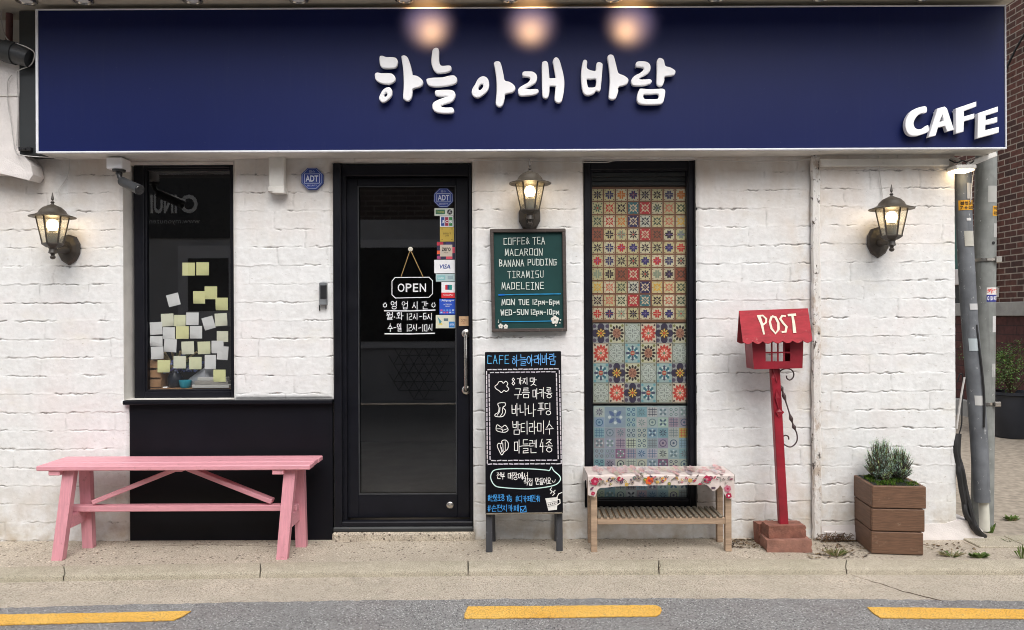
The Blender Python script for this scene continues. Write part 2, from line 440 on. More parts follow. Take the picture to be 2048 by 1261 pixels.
def wall_material():
    t = NT('white_painted_brick'); v = t.pos()
    big = t.noise(v, 1.3, 4); fine = t.noise(v, 26, 6, .65)
    col = t.ramp(fine, [(.25, (.63, .635, .63)), (.7, (.77, .775, .775))])
    mid = t.ramp(t.noise(t.pos((1, 1, 1.8)), 7, 6, .7), [(.48, 0.0), (.68, 1.0)]); col = t.mix(t.math('MULTIPLY', mid, .45), col, (.58, .57, .555))
    # pinkish and cream flaking patches
    pk = t.ramp(t.noise(v, 2.1, 5, .6), [(.5, 0.0), (.72, 1.0)])
    col = t.mix(t.math('MULTIPLY', pk, .42), col, (.74, .65, .635))
    cr = t.ramp(t.noise(t.pos((1, 1, 2.2)), 3.3, 5, .6), [(.56, 0.0), (.75, 1.0)])
    col = t.mix(t.math('MULTIPLY', cr, .35), col, (.70, .66, .55))
    # upper courses: warm stain plus the sign's shade painted in; lowest courses splashed
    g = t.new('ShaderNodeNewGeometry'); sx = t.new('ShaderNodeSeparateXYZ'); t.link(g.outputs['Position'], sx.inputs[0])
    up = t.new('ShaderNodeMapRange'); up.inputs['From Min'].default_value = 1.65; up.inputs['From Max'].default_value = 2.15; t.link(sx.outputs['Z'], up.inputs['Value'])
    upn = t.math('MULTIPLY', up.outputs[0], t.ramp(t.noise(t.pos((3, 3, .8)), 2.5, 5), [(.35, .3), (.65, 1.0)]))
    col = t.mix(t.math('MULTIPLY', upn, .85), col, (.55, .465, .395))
    lowr = t.new('ShaderNodeMapRange'); lowr.inputs['From Min'].default_value = .38; lowr.inputs['From Max'].default_value = .0; t.link(sx.outputs['Z'], lowr.inputs['Value'])
    lo = t.math('MULTIPLY', lowr.outputs[0], t.ramp(t.noise(v, 6, 6, .65), [(.4, 0.0), (.65, 1.0)]))
    col = t.mix(t.math('MULTIPLY', lo, .95), col, (.46, .39, .30))
    # drips and chips
    ch = t.ramp(t.noise(t.pos((1, 1, 2.2)), 34, 6, .7), [(.62, 0.0), (.67, 1.0)])
    col = t.mix(t.math('MULTIPLY', ch, .6), col, (.38, .34, .30))
    # rust and damp run down beside the joint by the pier
    jx = t.math('ABSOLUTE', t.math('SUBTRACT', sx.outputs['X'], 1.735))
    jr = t.new('ShaderNodeMapRange'); jr.inputs['From Min'].default_value = .22; jr.inputs['From Max'].default_value = .0; t.link(jx, jr.inputs['Value'])
    jm = t.math('MULTIPLY', jr.outputs[0], t.ramp(t.noise(t.pos((1, 1, .6)), 7, 6, .65), [(.45, 0.0), (.7, 1.0)]))
    col = t.mix(t.math('MULTIPLY', jm, .75), col, (.50, .40, .29))
    gr = t.new('ShaderNodeAttribute', attribute_name='Dirt')
    col = t.mix(t.math('MULTIPLY', gr.outputs['Fac'], .9), col, (.12, .105, .095))  # dark groove lines: dirt with the brick ledges' shadow painted in
    t.base(col); t.rough(.62); t.bump(t.noise(v, 130, 5, .7), .22, .004)
    return t.m
def ground_material(name, c1, c2, speck=None, sc=9, bump=.5, patches=None, fine=160, worn=None, stain=None):
    t = NT(name); v = t.pos()
    col = t.ramp(t.noise(v, sc, 7, .65), [(.3, c1), (.7, c2)])
    if patches:
        pm = t.ramp(t.noise(v, 1.9, 5, .6), [(.45, 0.0), (.7, 1.0)]); col = t.mix(t.math('MULTIPLY', pm, .6), col, patches)
    f = t.noise(v, fine, 3, .6); col = t.mix(t.ramp(f, [(.36, .8), (.56, 0.0)]), col, tuple(x * .42 for x in c1))
    if speck:
        vo = t.new('ShaderNodeTexVoronoi'); vo.inputs['Scale'].default_value = speck[0]; t.link(v, vo.inputs['Vector'])
        sp = t.new('ShaderNodeSeparateColor'); t.link(vo.outputs['Color'], sp.inputs[0])
        m = t.math('MULTIPLY', t.math('GREATER_THAN', sp.outputs[0], 1 - speck[1]), t.math('LESS_THAN', vo.outputs['Distance'], .42))
        col = t.mix(m, col, speck[2])
        m2 = t.math('MULTIPLY', t.math('LESS_THAN', sp.outputs[1], speck[1] * .8), t.math('LESS_THAN', vo.outputs['Distance'], .38))
        col = t.mix(m2, col, speck[3])
    if stain:
        sm = t.ramp(t.noise(t.pos((.55, 1, 1)), 1.1, 7, .68), [(.46, 0.0), (.66, 1.0)]); col = t.mix(t.math('MULTIPLY', sm, .55), col, stain)
        s2 = t.ramp(t.noise(v, 4.2, 6, .7), [(.60, 0.0), (.70, 1.0)]); col = t.mix(t.math('MULTIPLY', s2, .45), col, tuple(x * .6 for x in stain))
    if worn:
        wm = t.ramp(t.noise(v, 55, 7, .75), [(.585, 0.0), (.63, 1.0)]); col = t.mix(t.math('MULTIPLY', wm, t.ramp(t.noise(v, 4, 3), [(.35, .25), (.65, .95)])), col, worn)
    t.base(col); t.rough(.9); t.b.inputs['Specular IOR Level'].default_value = .25
    h = t.math('ADD', t.noise(v, fine, 4, .7), t.math('MULTIPLY', t.noise(v, 18, 4), 1.2))
    t.bump(h, bump, .008)
    return t.m
def brick_material(name, c1, c2, mortar, bw=.2, bh=.062, axis='Y', gap=.006):
    t = NT(name); g = t.new('ShaderNodeNewGeometry'); s = t.new('ShaderNodeSeparateXYZ'); t.link(g.outputs['Position'], s.inputs[0])
    cb = t.new('ShaderNodeCombineXYZ'); t.link(s.outputs[axis], cb.inputs[0]); t.link(s.outputs['Z'], cb.inputs[1])
    b = t.new('ShaderNodeTexBrick'); b.inputs['Scale'].default_value = 1.0; b.inputs['Brick Width'].default_value = bw; b.inputs['Row Height'].default_value = bh
    b.inputs['Mortar Size'].default_value = gap; b.inputs['Mortar Smooth'].default_value = .15
    b.inputs['Color1'].default_value = (*c1, 1); b.inputs['Color2'].default_value = (*c2, 1); b.inputs['Mortar'].default_value = (*mortar, 1)
    t.link(cb.outputs[0], b.inputs['Vector'])
    n = t.ramp(t.noise(t.pos(), 20, 5), [(.3, .6), (.7, 1.15)])
    t.base(t.mix(1.0, b.outputs['Color'], n, 'MULTIPLY')); t.rough(.85)
    h = t.math('SUBTRACT', t.math('MULTIPLY', t.noise(t.pos(), 60, 4), .3), b.outputs['Fac'])
    t.bump(h, .6, .008)
    return t.m

M = {}
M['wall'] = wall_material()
def sign_material():
    t = NT('navy_sign_film'); v = t.pos((9, 9, .35))
    st = t.ramp(t.noise(v, 6, 6, .7), [(.56, 0.0), (.78, 1.0)]); bl = t.noise(t.pos(), 1.4, 5)
    col = t.ramp(bl, [(.3, (.0034, .0085, .066)), (.7, (.0042, .0105, .078))])
    col = t.mix(t.math('MULTIPLY', st, .10), col, (.05, .06, .10))
    sp = t.ramp(t.noise(t.pos(), 70, 2, .5), [(.74, 0.0), (.78, .5)]); col = t.mix(t.math('MULTIPLY', sp, .35), col, (.10, .11, .15))
    t.base(col); t.rough(t.ramp(bl, [(.3, .42), (.7, .46)])); t.b.inputs['Specular IOR Level'].default_value = .22
    t.bump(t.noise(t.pos(), 2.2, 3), .05, .02)
    return t.m
M['navy'] = sign_material()
M['white_plastic'] = simple('white_plastic', (.90, .90, .92), .35, .04, 8)
M['white_trim'] = simple('white_trim_paint', (.66, .64, .60), .5, .15, 6, .15, 60)
M['alu'] = simple('pale_aluminium', (.75, .76, .80), .35, .06, 20)
M['black'] = simple('black_frame_paint', (.0055, .0058, .0095), .38, .25, 9, .08, 70, spec=.28)
M['panel'] = simple('black_panel_paint', (.0042, .0045, .0075), .48, .25, 3, .10, 40, spec=.2)
M['dark_metal'] = simple('dark_sheet_metal', (.022, .025, .027), .5, .2, 4)
M['soffit'] = simple('beige_soffit_paint', (.55, .50, .43), .6, .08, 5)
M['stucco'] = simple('pale_stucco', (.70, .66, .64), .85, .1, 9, .45, 150)
M['pink'] = painted_wood('pink_painted_wood', (.69, .315, .365), .5, .14, (.47, .22, .235))
M['pink_leg'] = painted_wood('pink_painted_leg_wood', (.66, .295, .345), .5, .14, (.42, .19, .21), (12, 12, 1))
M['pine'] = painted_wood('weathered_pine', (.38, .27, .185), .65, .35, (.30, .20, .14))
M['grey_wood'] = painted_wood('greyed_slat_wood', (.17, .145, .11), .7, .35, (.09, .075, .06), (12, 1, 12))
M['char_wood'] = painted_wood('charcoal_stained_wood', (.035, .036, .042), .6, .3, (.12, .12, .13), (12, 12, 1))
M['planter'] = painted_wood('brown_stained_planks', (.15, .078, .045), .6, .5, (.24, .16, .11), (2.2, 2.2, 50))
M['red'] = simple('red_enamel', (.25, .010, .022), .42, .25, 11, .1, 60)
M['red_roof'] = painted_wood('faded_red_enamel', (.31, .019, .030), .45, .3, (.36, .12, .11), (2, 6, 6)); M['red_roof'].node_tree.nodes['Principled BSDF'].inputs['Specular IOR Level'].default_value = .15
M['iron'] = simple('dark_wrought_iron', (.06, .035, .035), .5, .3, 30)
M['lantern'] = simple('bronze_lantern_metal', (.05, .042, .035), .45, .35, 18, .1, 80)
M['lantern_top'] = simple('weathered_lantern_cap', (.060, .050, .038), .5, .3, 18, .1, 80)
M['green_board'] = simple('green_chalkboard', (.0085, .045, .043), .6, .2, 4, spec=.25)
M['board_frame'] = painted_wood('dark_board_frame', (.06, .045, .04), .55, .35, (.2, .16, .14))
M['blackboard'] = simple('black_chalkboard', (.0035, .0033, .0055), .5, .3, 4, spec=.1)
M['steel'] = simple('brushed_steel', (.55, .52, .48), .28, .1, 30, 0, 0, 1.0)
M['glass'] = glass_mat('window_glass', (.90, .91, .91), 2.8)
M['film_glass'] = glass_mat('thin_glass', (.93, .95, .94), .8)
M['lamp_glass'] = glass_mat('lantern_glass', (.93, .91, .84), .8, .08)
M['bulb'] = emit_mat('warm_bulb', (1.0, .74, .40), 11)
M['downlight'] = emit_mat('lit_downlight', (1.0, .66, .40), 4)
M['flood'] = emit_mat('lit_flood', (1.0, .80, .50), 7)
M['attr'] = attr_mat('printed_colours', .5)
M['film'] = attr_mat('printed_film', .4, .5, .15)
M['chalk'] = attr_mat('chalk_marker', .8, .2, .25)
M['paper'] = attr_mat('note_paper', .85, .2, .05)
M['cloth'] = attr_mat('oilcloth', .38, .5, .08)
M['pave'] = ground_material('rough_concrete_pavement', (.50, .435, .35), (.64, .565, .46), (62, .10, (.13, .10, .08), (.66, .60, .50)), 9, .8, (.40, .345, .275), 120, None, (.36, .31, .25))
M['kerb'] = ground_material('cast_kerb_stone', (.42, .375, .29), (.53, .475, .38), None, 14, .3, (.35, .33, .235), 220)
M['gutter'] = ground_material('concrete_gutter', (.52, .455, .37), (.65, .575, .475), (110, .16, (.24, .195, .16), (.66, .60, .52)), 12, .7, (.42, .385, .30), 150, None, (.40, .355, .29))
M['asphalt'] = ground_material('grey_asphalt', (.275, .272, .270), (.39, .386, .38), (120, .30, (.085, .08, .085), (.60, .60, .60)), 7, .9, (.30, .262, .255), 130, None, (.21, .208, .205))
M['yellow'] = ground_material('yellow_road_paint', (.84, .47, .09), (.93, .58, .15), (160, .05, (.45, .25, .05), (.9, .6, .2)), 8, .5, (.76, .38, .05), 150, (.30, .26, .20))
M['lane'] = brick_material('lane_pavers', (.58, .51, .42), (.68, .60, .49), (.36, .31, .25), .22, .11, 'Y', .008)
M['brick'] = brick_material('brown_brick', (.135, .048, .035), (.058, .026, .021), (.36, .30, .25), .205, .070, 'Y', .007)
M['brick_low'] = brick_material('dark_red_brick', (.115, .036, .030), (.085, .028, .026), (.05, .022, .02), .33, .105, 'Y', .007)
M['concrete'] = simple('grey_concrete', (.36, .35, .33), .85, .18, 7, .4, 90)
def pole_material(name, c, patch, amount):
    t = NT(name); v = t.pos()
    col = t.ramp(t.noise(v, 11, 6), [(.3, tuple(x * .72 for x in c)), (.7, tuple(x * 1.2 for x in c))])
    p = t.ramp(t.noise(t.pos((1, 1, .6)), 34, 5, .75), [(amount, 0.0), (amount + .03, 1.0)])
    col = t.mix(p, col, patch)
    p2 = t.ramp(t.noise(t.pos((4, 4, .4)), 9, 5, .6), [(.55, 0.0), (.72, 1.0)])
    col = t.mix(t.math('MULTIPLY', p2, .5), col, tuple(x * .45 for x in c))
    t.base(col); t.rough(.6); t.bump(t.noise(v, 60, 4), .2, .004)
    return t.m
M['duct'] = pole_material('stained_grey_duct', (.135, .145, .16), (.50, .50, .50), .635)
M['pole'] = pole_material('grey_concrete_pole', (.21, .22, .21), (.45, .45, .43), .66)
M['cable'] = simple('black_cable', (.012, .012, .013), .55, .4, 20)
M['grey_cable'] = simple('pale_cable', (.50, .48, .46), .55, .1, 20)
M['pvc'] = simple('cream_pipe', (.60, .59, .52), .5, .1, 10)
M['red_pipe'] = simple('dull_red_pipe', (.16, .07, .065), .6, .2, 10)
M['pale_clay'] = simple('dusty_pale_clay', (.27, .13, .095), .85, .3, 16, .7, 90)
M['terracotta'] = simple('red_clay_brick', (.21, .085, .058), .8, .35, 22, .7, 90)
M['foliage_blue'] = attr_mat('conifer_needles', .6, .3, .3)
M['leaf'] = attr_mat('leaf_green', .5, .4, .25)
M['moss'] = attr_mat('moss_green', .9, .1, .3)
M['bark'] = simple('bark_brown', (.09, .06, .04), .9, .3, 30, .5, 60)
M['pot'] = simple('dark_glazed_pot', (.018, .022, .032), .35, .2, 6)
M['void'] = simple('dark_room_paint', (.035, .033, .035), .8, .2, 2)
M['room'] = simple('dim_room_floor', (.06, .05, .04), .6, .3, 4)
M['opp_wall'] = simple('grey_render', (.42, .42, .44), .8, .12, 3)
M['opp_brick'] = brick_material('opposite_brick', (.10, .07, .06), (.07, .05, .045), (.20, .18, .16), .24, .075, 'X', .01)
M['screen'] = simple('black_plastic', (.02, .02, .022), .3, .2, 20)
M['dark_grey'] = simple('dark_grey_plastic', (.032, .034, .038), .4, .2, 20)
M['grey_plastic'] = simple('grey_plastic', (.16, .17, .18), .4, .15, 20)
M['wicker'] = simple('light_wood', (.36, .20, .10), .6, .3, 14)
M['blue_plastic'] = simple('blue_plate', (.012, .045, .22), .4, .1, 8)
# ================================================================== ground
def strip(name, top_y, bot_y, ztop, zbot, mat, kind_='structure', xs=None, far=None, near=None):
    """ground sheet between two measured curves (picture x -> picture y), carried past the frame on both sides"""
    xs = xs or [-900, -400, 0, 256, 512, 768, 1024, 1280, 1536, 1792, 2048, 2500, 3000]
    mb = MB(); a = []; b = []
    for x in xs:
        pa = G(x, top_y(x), ztop) if far is None else Vector((G(x, bot_y(x), zbot).x, far, ztop))
        pb = G(x, bot_y(x), zbot) if near is None else Vector((G(x, top_y(x), ztop).x, near, zbot))
        a.append(pa); b.append(pb)
    n = len(xs)
    mb.add(a + b, [(i, i + n, i + 1 + n, i + 1) for i in range(n - 1)])
    o = mb.build(name, mat, origin=(0, 0, 0)); o['kind'] = kind_
    return o
def curve(pts):
    X = [p[0] for p in pts]; Y = [p[1] for p in pts]
    cf = np.polyfit(X, Y, 2)
    def f(x):
        xc = min(max(x, -200), 2250)
        return float(np.polyval(cf, xc)) + (x - xc) * float(2 * cf[0] * xc + cf[1])
    return f
K1 = curve([(0, 1135), (512, 1130), (1024, 1123), (1536, 1118), (2048, 1124)])     # pavement meets kerb stone
K2 = curve([(0, 1152), (512, 1147), (1024, 1140), (1536, 1135), (2048, 1140)])     # outer top edge of the kerb
RD = curve([(0, 1219), (512, 1208), (1024, 1201), (1536, 1200), (2048, 1206)])     # gutter meets asphalt
ZK = -.030
def back(mb_y): return mb_y
kind(strip('pavement', None, K1, 0, 0, M['pave'], far=.35), 'structure')
# kerb: rounded nose, separate cast stones with open joints
mb = MB()
def kerb_run(xa, xb):
    n = 10; rows = []
    for i in range(n + 1):
        x = xa + (xb - xa) * i / n
        p1 = G(x, K1(x) - 1.5, .004); p2 = G(x, K2(x), 0)
        rows.append([p1 + Vector((0, .0, -.03)), p1, p2 + Vector((0, .014, .001)), p2 + Vector((0, .004, -.004)), p2 + Vector((0, 0, -.013)), p2 + Vector((0, -.004, ZK - .03))])
    m = 6; vs = [p for r in rows for p in r]
    fs = [(i * m + j, (i + 1) * m + j, (i + 1) * m + j + 1, i * m + j + 1) for i in range(n) for j in range(m - 1)]
    fs += [tuple(range(m)), tuple(range(n * m, n * m + m))]
    mb.add(vs, fs)
joints = [-900, -420, 127, 520, 936, 1318, 1693, 2110, 2600, 3000]
for a_, b_ in zip(joints[:-1], joints[1:]): kerb_run(a_ + 1.2, b_ - 1.2)
kind(mb.build('kerb', M['kerb'], origin=(0, 0, 0), smooth=True), 'structure')
kind(strip('gutter', K2, RD, ZK, ZK - .004, M['gutter']), 'structure')
mb = MB(); xs = [-900, -400, 0, 256, 512, 768, 1024, 1280, 1536, 1792, 2048, 2500, 3000]
top = [G(x, RD(x) - 3, ZK - .002) for x in xs]
# slightly ragged tarmac edge over the concrete
rag = []
for i in range(len(xs) - 1):
    for j in range(24):
        p = top[i].lerp(top[i + 1], j / 24); rag.append(p + Vector((0, rnd.uniform(-.006, .006), 0)))
rag.append(top[-1])
mb.add(rag + [Vector((p.x, -6.5, ZK - .002)) for p in rag], [(i, i + len(rag), i + 1 + len(rag), i + 1) for i in range(len(rag) - 1)])
kind(mb.build('road', M['asphalt'], origin=(0, 0, 0)), 'structure')
# one big sheet under everything, out to the horizon
mb = MB(); mb.quad((-80, -80, -.06), (80, -80, -.06), (80, 120, -.06), (-80, 120, -.06))
kind(mb.build('ground', M['gutter'], origin=(0, 0, -.06)), 'structure')
ZL = ZK + .002
def road_line(pts, label):
    mb = MB(); out = []
    for i in range(len(pts)):
        (ax, ay), (bx, by) = pts[i], pts[(i + 1) % len(pts)]
        n = max(1, int(math.hypot(bx - ax, by - ay) / 7))
        for j in range(n): out.append(G(ax + (bx - ax) * j / n, ay + (by - ay) * j / n + rnd.uniform(-.35, .35), ZL + .002))
    mb.prism(out, .004, None, Vector((0, 0, -1)))
    o = mb.build('road_marking', M['yellow']); o['kind'] = 'structure'; tag(o, label, 'road marking', 'yellow dashes on the asphalt')
road_line([(-260, 1242), (0, 1229), (200, 1226), (382, 1222), (370, 1230), (347, 1240.5), (180, 1245), (0, 1250), (-260, 1264)], 'yellow road dash with a slanted end, below the pink bench')
road_line([(936, 1213), (1100, 1212), (1300, 1210.5), (1314, 1211), (1321, 1215), (1323.5, 1220.5), (1320, 1228), (1312, 1232), (1100, 1235), (929, 1236.5), (929, 1228)], 'yellow road dash with one rounded end, below the chalkboard stand')
road_line([(1734.5, 1214.5), (1890, 1216), (2048, 1219), (2300, 1227), (2300, 1247), (2048, 1237), (1900, 1236.5), (1761, 1235.5), (1746, 1226)], 'yellow road dash with a pointed end, below the wooden planter')
# lane running back beside the cafe
mb = MB(); mb.quad((2.62, .0, .006), (6.3, .0, .006), (6.3, 16, .006), (2.62, 16, .006))
kind(mb.build('lane_paving', M['lane'], origin=(0, 0, 0)), 'structure')
mb = MB()
for i in range(14):
    mb.box((2.58 + i * .26, -.20 + .004 * (i % 3), -.02), (2.835 + i * .26, -.002, .010 + .002 * (i % 2)), bev=.004)
kind(mb.build('lane_edging', M['kerb'], origin=(0, 0, 0)), 'structure')

# ================================================================== the cafe
cafe = thing('cafe_building', 'white painted brick cafe front with black door, two black framed windows and black lower panel', 'building', (0, .3, 0))

def lat(shape_seed):
    r = np.random.RandomState(shape_seed); return r.rand(257, 257)
def vnoise(x, z, scale, seed):
    L = lat(seed); X = x * scale; Z = z * scale
    i = np.floor(X).astype(int); j = np.floor(Z).astype(int); fx = X - i; fz = Z - j
    fx = fx * fx * (3 - 2 * fx); fz = fz * fz * (3 - 2 * fz); i &= 255; j &= 255
    return (L[i, j] * (1 - fx) + L[i + 1, j] * fx) * (1 - fz) + (L[i, j + 1] * (1 - fx) + L[i + 1, j + 1] * fx) * fz
def brick_relief(X, Z, seed):
    ch, bw = .1062, .285
    wob = (vnoise(X, Z * .3, 4, seed) - .5) * .009 + (vnoise(X, Z * .5, 26, seed + 1) - .5) * .007 + (vnoise(X, Z, 62, seed + 7) - .5) * .010 + (vnoise(X, Z, 115, seed + 17) - .5) * .006
    zz = Z + wob; r = np.floor(zz / ch); fr = zz / ch - r
    dh = np.minimum(fr, 1 - fr) * ch
    R = np.random.RandomState(seed + 5); offs = R.rand(400); ri = r.astype(int) + 40
    u = X / bw + offs[ri % 400] * .45 + (ri % 2) * .5 + (vnoise(X * .2, Z, 30, seed + 2) - .5) * .04
    b = np.floor(u); fb = u - b; dv = np.minimum(fb, 1 - fb) * bw
    hsh = R.rand(97, 101); bi = b.astype(int)
    hb = hsh[ri % 97, bi % 101]; tilt = hsh[(ri + 13) % 97, (bi + 7) % 101] - .5
    on = np.clip((vnoise(X, Z, 7, seed + 3) - .24) * 3.4, 0, 1) * np.clip(.35 + 1.1 * vnoise(X, r * 3.1, 3.2, seed + 8), 0, 1)
    onv = np.clip((vnoise(X, Z, 6, seed + 4) - .36) * 3, 0, 1)
    brk = np.clip((vnoise(X, Z, 22, seed + 18) - .30) * 4, 0, 1); on = on * brk
    wline = .0017 + .0030 * vnoise(X, Z, 24, seed + 9)
    gh = np.exp(-(dh / wline) ** 2) * on
    gv = np.exp(-(dv / .004) ** 2) * onv
    h = (hb - .5) * .0022 + tilt * (fr - .5) * .002
    h += .0055 * np.exp(-((1 - fr) * ch / .012) ** 2) * on * 0 + .0022 * np.exp(-(fr * ch / .009) ** 2) * vnoise(X, Z, 19, seed + 10)   # paint lips along the courses
    h += (vnoise(X, Z, 5, seed + 11) - .5) * .002 + (vnoise(X, Z, 30, seed + 12) - .5) * .0009 + (vnoise(X, Z, 80, seed + 13) - .5) * .0010 + gh * (vnoise(X, Z, 60, seed + 19) - .4) * .007
    h -= gh * .0085 + gv * .0018
    groove_dark = np.clip(np.exp(-(dh / (wline * .7)) ** 2) * np.clip(on * 1.6 - .3, 0, 1) + .35 * gv * (onv > .7), 0, 1) * np.clip(vnoise(X, Z, 42, seed + 14) * 2.4 - .45, 0, 1)
    return h, groove_dark
def grid_axis(a, b, step, marks):
    pts = sorted(set([a, b] + [m for m in marks if a < m < b])); out = []
    for p, q in zip(pts[:-1], pts[1:]):
        n = max(1, int(round((q - p) / step))); out += [p + (q - p) * i / n for i in range(n)]
    return np.array(out + [pts[-1]])
def brick_wall(name, x0, x1, z0, z1, y, holes, seed, parent, dx=.0062, dz=.0034, right_side=0.0):
    xs = grid_axis(x0, x1, dx, [h[0] for h in holes] + [h[1] for h in holes]); zs = grid_axis(z0, z1, dz, [h[2] for h in holes] + [h[3] for h in holes])
    X, Z = np.meshgrid(xs, zs)
    h, groove_dark = brick_relief(X, Z, seed)
    # soften corners at openings and round the free edges back
    edge = np.zeros_like(X)
    for (a, b, c, d) in holes:
        dxx = np.maximum(np.maximum(a - X, X - b), 0); dzz = np.maximum(np.maximum(c - Z, Z - d), 0)
        dd = np.hypot(dxx, dzz); edge = np.maximum(edge, np.exp(-(dd / .012) ** 2))
    Y = y - h + edge * .012
    o = ORIG[parent.as_pointer()]
    co = np.stack([X - o.x, Y - o.y, Z - o.z], -1).reshape(-1, 3)
    nx, nz = len(xs), len(zs)
    cx = (xs[:-1] + xs[1:]) / 2; cz = (zs[:-1] + zs[1:]) / 2
    keep = np.ones((nz - 1, nx - 1), bool)
    for (a, b, c, d) in holes: keep &= ~(((cx > a) & (cx < b))[None, :] & ((cz > c) & (cz < d))[:, None])
    J, I = np.nonzero(keep); base = J * nx + I
    quads = np.stack([base, base + 1, base + 1 + nx, base + nx], -1)
    used = np.zeros(nx * nz, bool); used[quads.ravel()] = True
    remap = np.cumsum(used) - 1; quads = remap[quads]; co = co[used]; dr = groove_dark.ravel()[used]
    me = bpy.data.meshes.new(name)
    me.vertices.add(len(co)); me.vertices.foreach_set('co', co.astype(np.float32).ravel())
    me.loops.add(quads.size); me.loops.foreach_set('vertex_index', quads.astype(np.int32).ravel())
    me.polygons.add(len(quads)); me.polygons.foreach_set('loop_start', np.arange(0, quads.size, 4, dtype=np.int32)); me.polygons.foreach_set('loop_total', np.full(len(quads), 4, np.int32))
    me.update(calc_edges=True)
    at = me.attributes.new('Dirt', 'FLOAT', 'POINT'); at.data.foreach_set('value', dr.astype(np.float32))
    me.polygons.foreach_set('use_smooth', np.ones(len(quads), bool))
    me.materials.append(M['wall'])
    ob = bpy.data.objects.new(name, me); COL.objects.link(ob); ob.parent = parent; ORIG[ob.as_pointer()] = o
    return ob
wx = lambda px, Y=0: P(px, 630, Y).x
wz = lambda px, py, Y=0: P(px, py, Y).z
ZTOP = 2.62
# openings (x0, x1, z0, z1)
W1 = (wx(246), wx(467), wz(365, 800), ZTOP - .31)          # side window
PN = (wx(256), wx(667), -.05, wz(460, 800))                # black lower panel
DR = (wx(666), wx(945), -.05, wz(800, 325))                # door
W2 = (wx(1168), wx(1393), wz(1280, 1018), wz(1280, 320))   # tiled window
W1 = (W1[0], W1[1], W1[2], wz(365, 324))
XR = wx(1632)
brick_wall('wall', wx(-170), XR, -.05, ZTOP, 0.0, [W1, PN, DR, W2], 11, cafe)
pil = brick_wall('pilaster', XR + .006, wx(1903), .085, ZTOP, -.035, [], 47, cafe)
rev = MB(); wa_ = wx(268, .095)
def reveal(h, d, mb):
    a, b, c, e = h
    mb.quad((a, .006, c), (a, .006, e), (a, d, e), (a, d, c)); mb.quad((b, .006, c), (b, d, c), (b, d, e), (b, .006, e))
    mb.quad((a, .006, e), (b, .006, e), (b, d, e), (a, d, e)); mb.quad((a, .006, c), (a, d, c), (b, d, c), (b, .006, c))
for h in (W1, DR, W2): reveal(h, .16, rev)
rev.quad((W1[0], .158, W1[2]), (wa_ + .03, .158, W1[2]), (wa_ + .03, .158, W1[3]), (W1[0], .158, W1[3]))
rev.quad((XR + .006, .02, -.05), (XR + .006, -.034, -.05), (XR + .006, -.034, ZTOP), (XR + .006, .02, ZTOP))
rev.quad((wx(1903), -.034, -.05), (wx(1903), 3.2, -.05), (wx(1903), 3.2, 5.0), (wx(1903), -.034, 5.0))
rev.build('reveal', M['white_trim'], cafe)
# pilaster foot: uneven cement plinth
mb = MB()
mb.prism([(XR + .01, -.045, -.02), (wx(1955), -.055, -.02), (wx(1953), -.05, .05), (wx(1935), -.05, .105), (wx(1906), -.043, .115), (wx(1880), -.04, .09), (XR + .01, -.04, .082)], .3)
mb.prism([(wx(1640), -.052, -.02), (wx(1712), -.052, -.02), (wx(1710), -.05, .045), (wx(1640), -.05, .05)], .2)
mb.build('plinth', M['stucco'], cafe)
# dark room behind the glass
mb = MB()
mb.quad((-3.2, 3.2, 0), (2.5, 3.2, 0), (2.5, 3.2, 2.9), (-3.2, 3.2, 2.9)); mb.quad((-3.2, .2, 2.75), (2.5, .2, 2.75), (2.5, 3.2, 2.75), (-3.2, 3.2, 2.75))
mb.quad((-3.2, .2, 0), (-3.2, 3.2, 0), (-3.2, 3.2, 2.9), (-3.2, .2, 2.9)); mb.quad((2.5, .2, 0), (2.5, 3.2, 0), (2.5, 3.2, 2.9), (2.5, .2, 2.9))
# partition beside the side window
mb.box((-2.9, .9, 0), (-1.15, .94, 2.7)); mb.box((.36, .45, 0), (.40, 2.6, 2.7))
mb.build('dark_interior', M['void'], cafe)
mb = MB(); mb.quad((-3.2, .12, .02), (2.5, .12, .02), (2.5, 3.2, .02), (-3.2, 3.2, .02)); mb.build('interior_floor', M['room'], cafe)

# ---- side window
def frame_rect(mb, a, b, c, d, w, y0, y1, wb=None, wt=None, bev=.004, wr=None):
    wb = wb or w; wt = wt or w; wr = wr or w
    mb.box((a, y0, c), (a + w, y1, d), bev=bev); mb.box((b - wr, y0, c), (b, y1, d), bev=bev)
    mb.box((a + w - .001, y0 + .002, c), (b - wr + .001, y1 - .002, c + wb), bev=bev); mb.box((a + w - .001, y0 + .002, d - wt), (b - wr + .001, y1 - .002, d), bev=bev)
YF = .095
wa, wb_, wc, wd = wx(268, YF), wx(470, YF), wz(365, 799, YF), wz(365, 326, YF)
fr = MB(); frame_rect(fr, wa, wb_, wc, wd, .060, YF, YF + .06, .045, .03, wr=.028)
frame_rect(fr, wa + .056, wb_ - .018, wc + .042, wd - .028, .014, YF + .012, YF + .05)
swin = fr.build('window', M['black'], cafe)
GY = YF + .03
def pane(a, b, c, d, y, parent, mat='glass', name='pane'):
    m = MB(); m.quad((a, y, c), (b, y, c), (b, y, d), (a, y, d)); return m.build(name, M[mat], parent, fix=False)
pane(wa + .06, wb_ - .03, wc + .045, wd - .03, GY, swin)
m = MB(); m.box((wx(250), -.035, wz(460, 808)), (wx(666), .155, wz(460, 800)), bev=.004); m.build('sill', M['panel'], cafe)
m = MB(); m.box((wx(257), .004, -.02), (wx(664), .06, wz(460, 808) + .001), bev=.003)
m.build('base_panel', M['panel'], cafe)
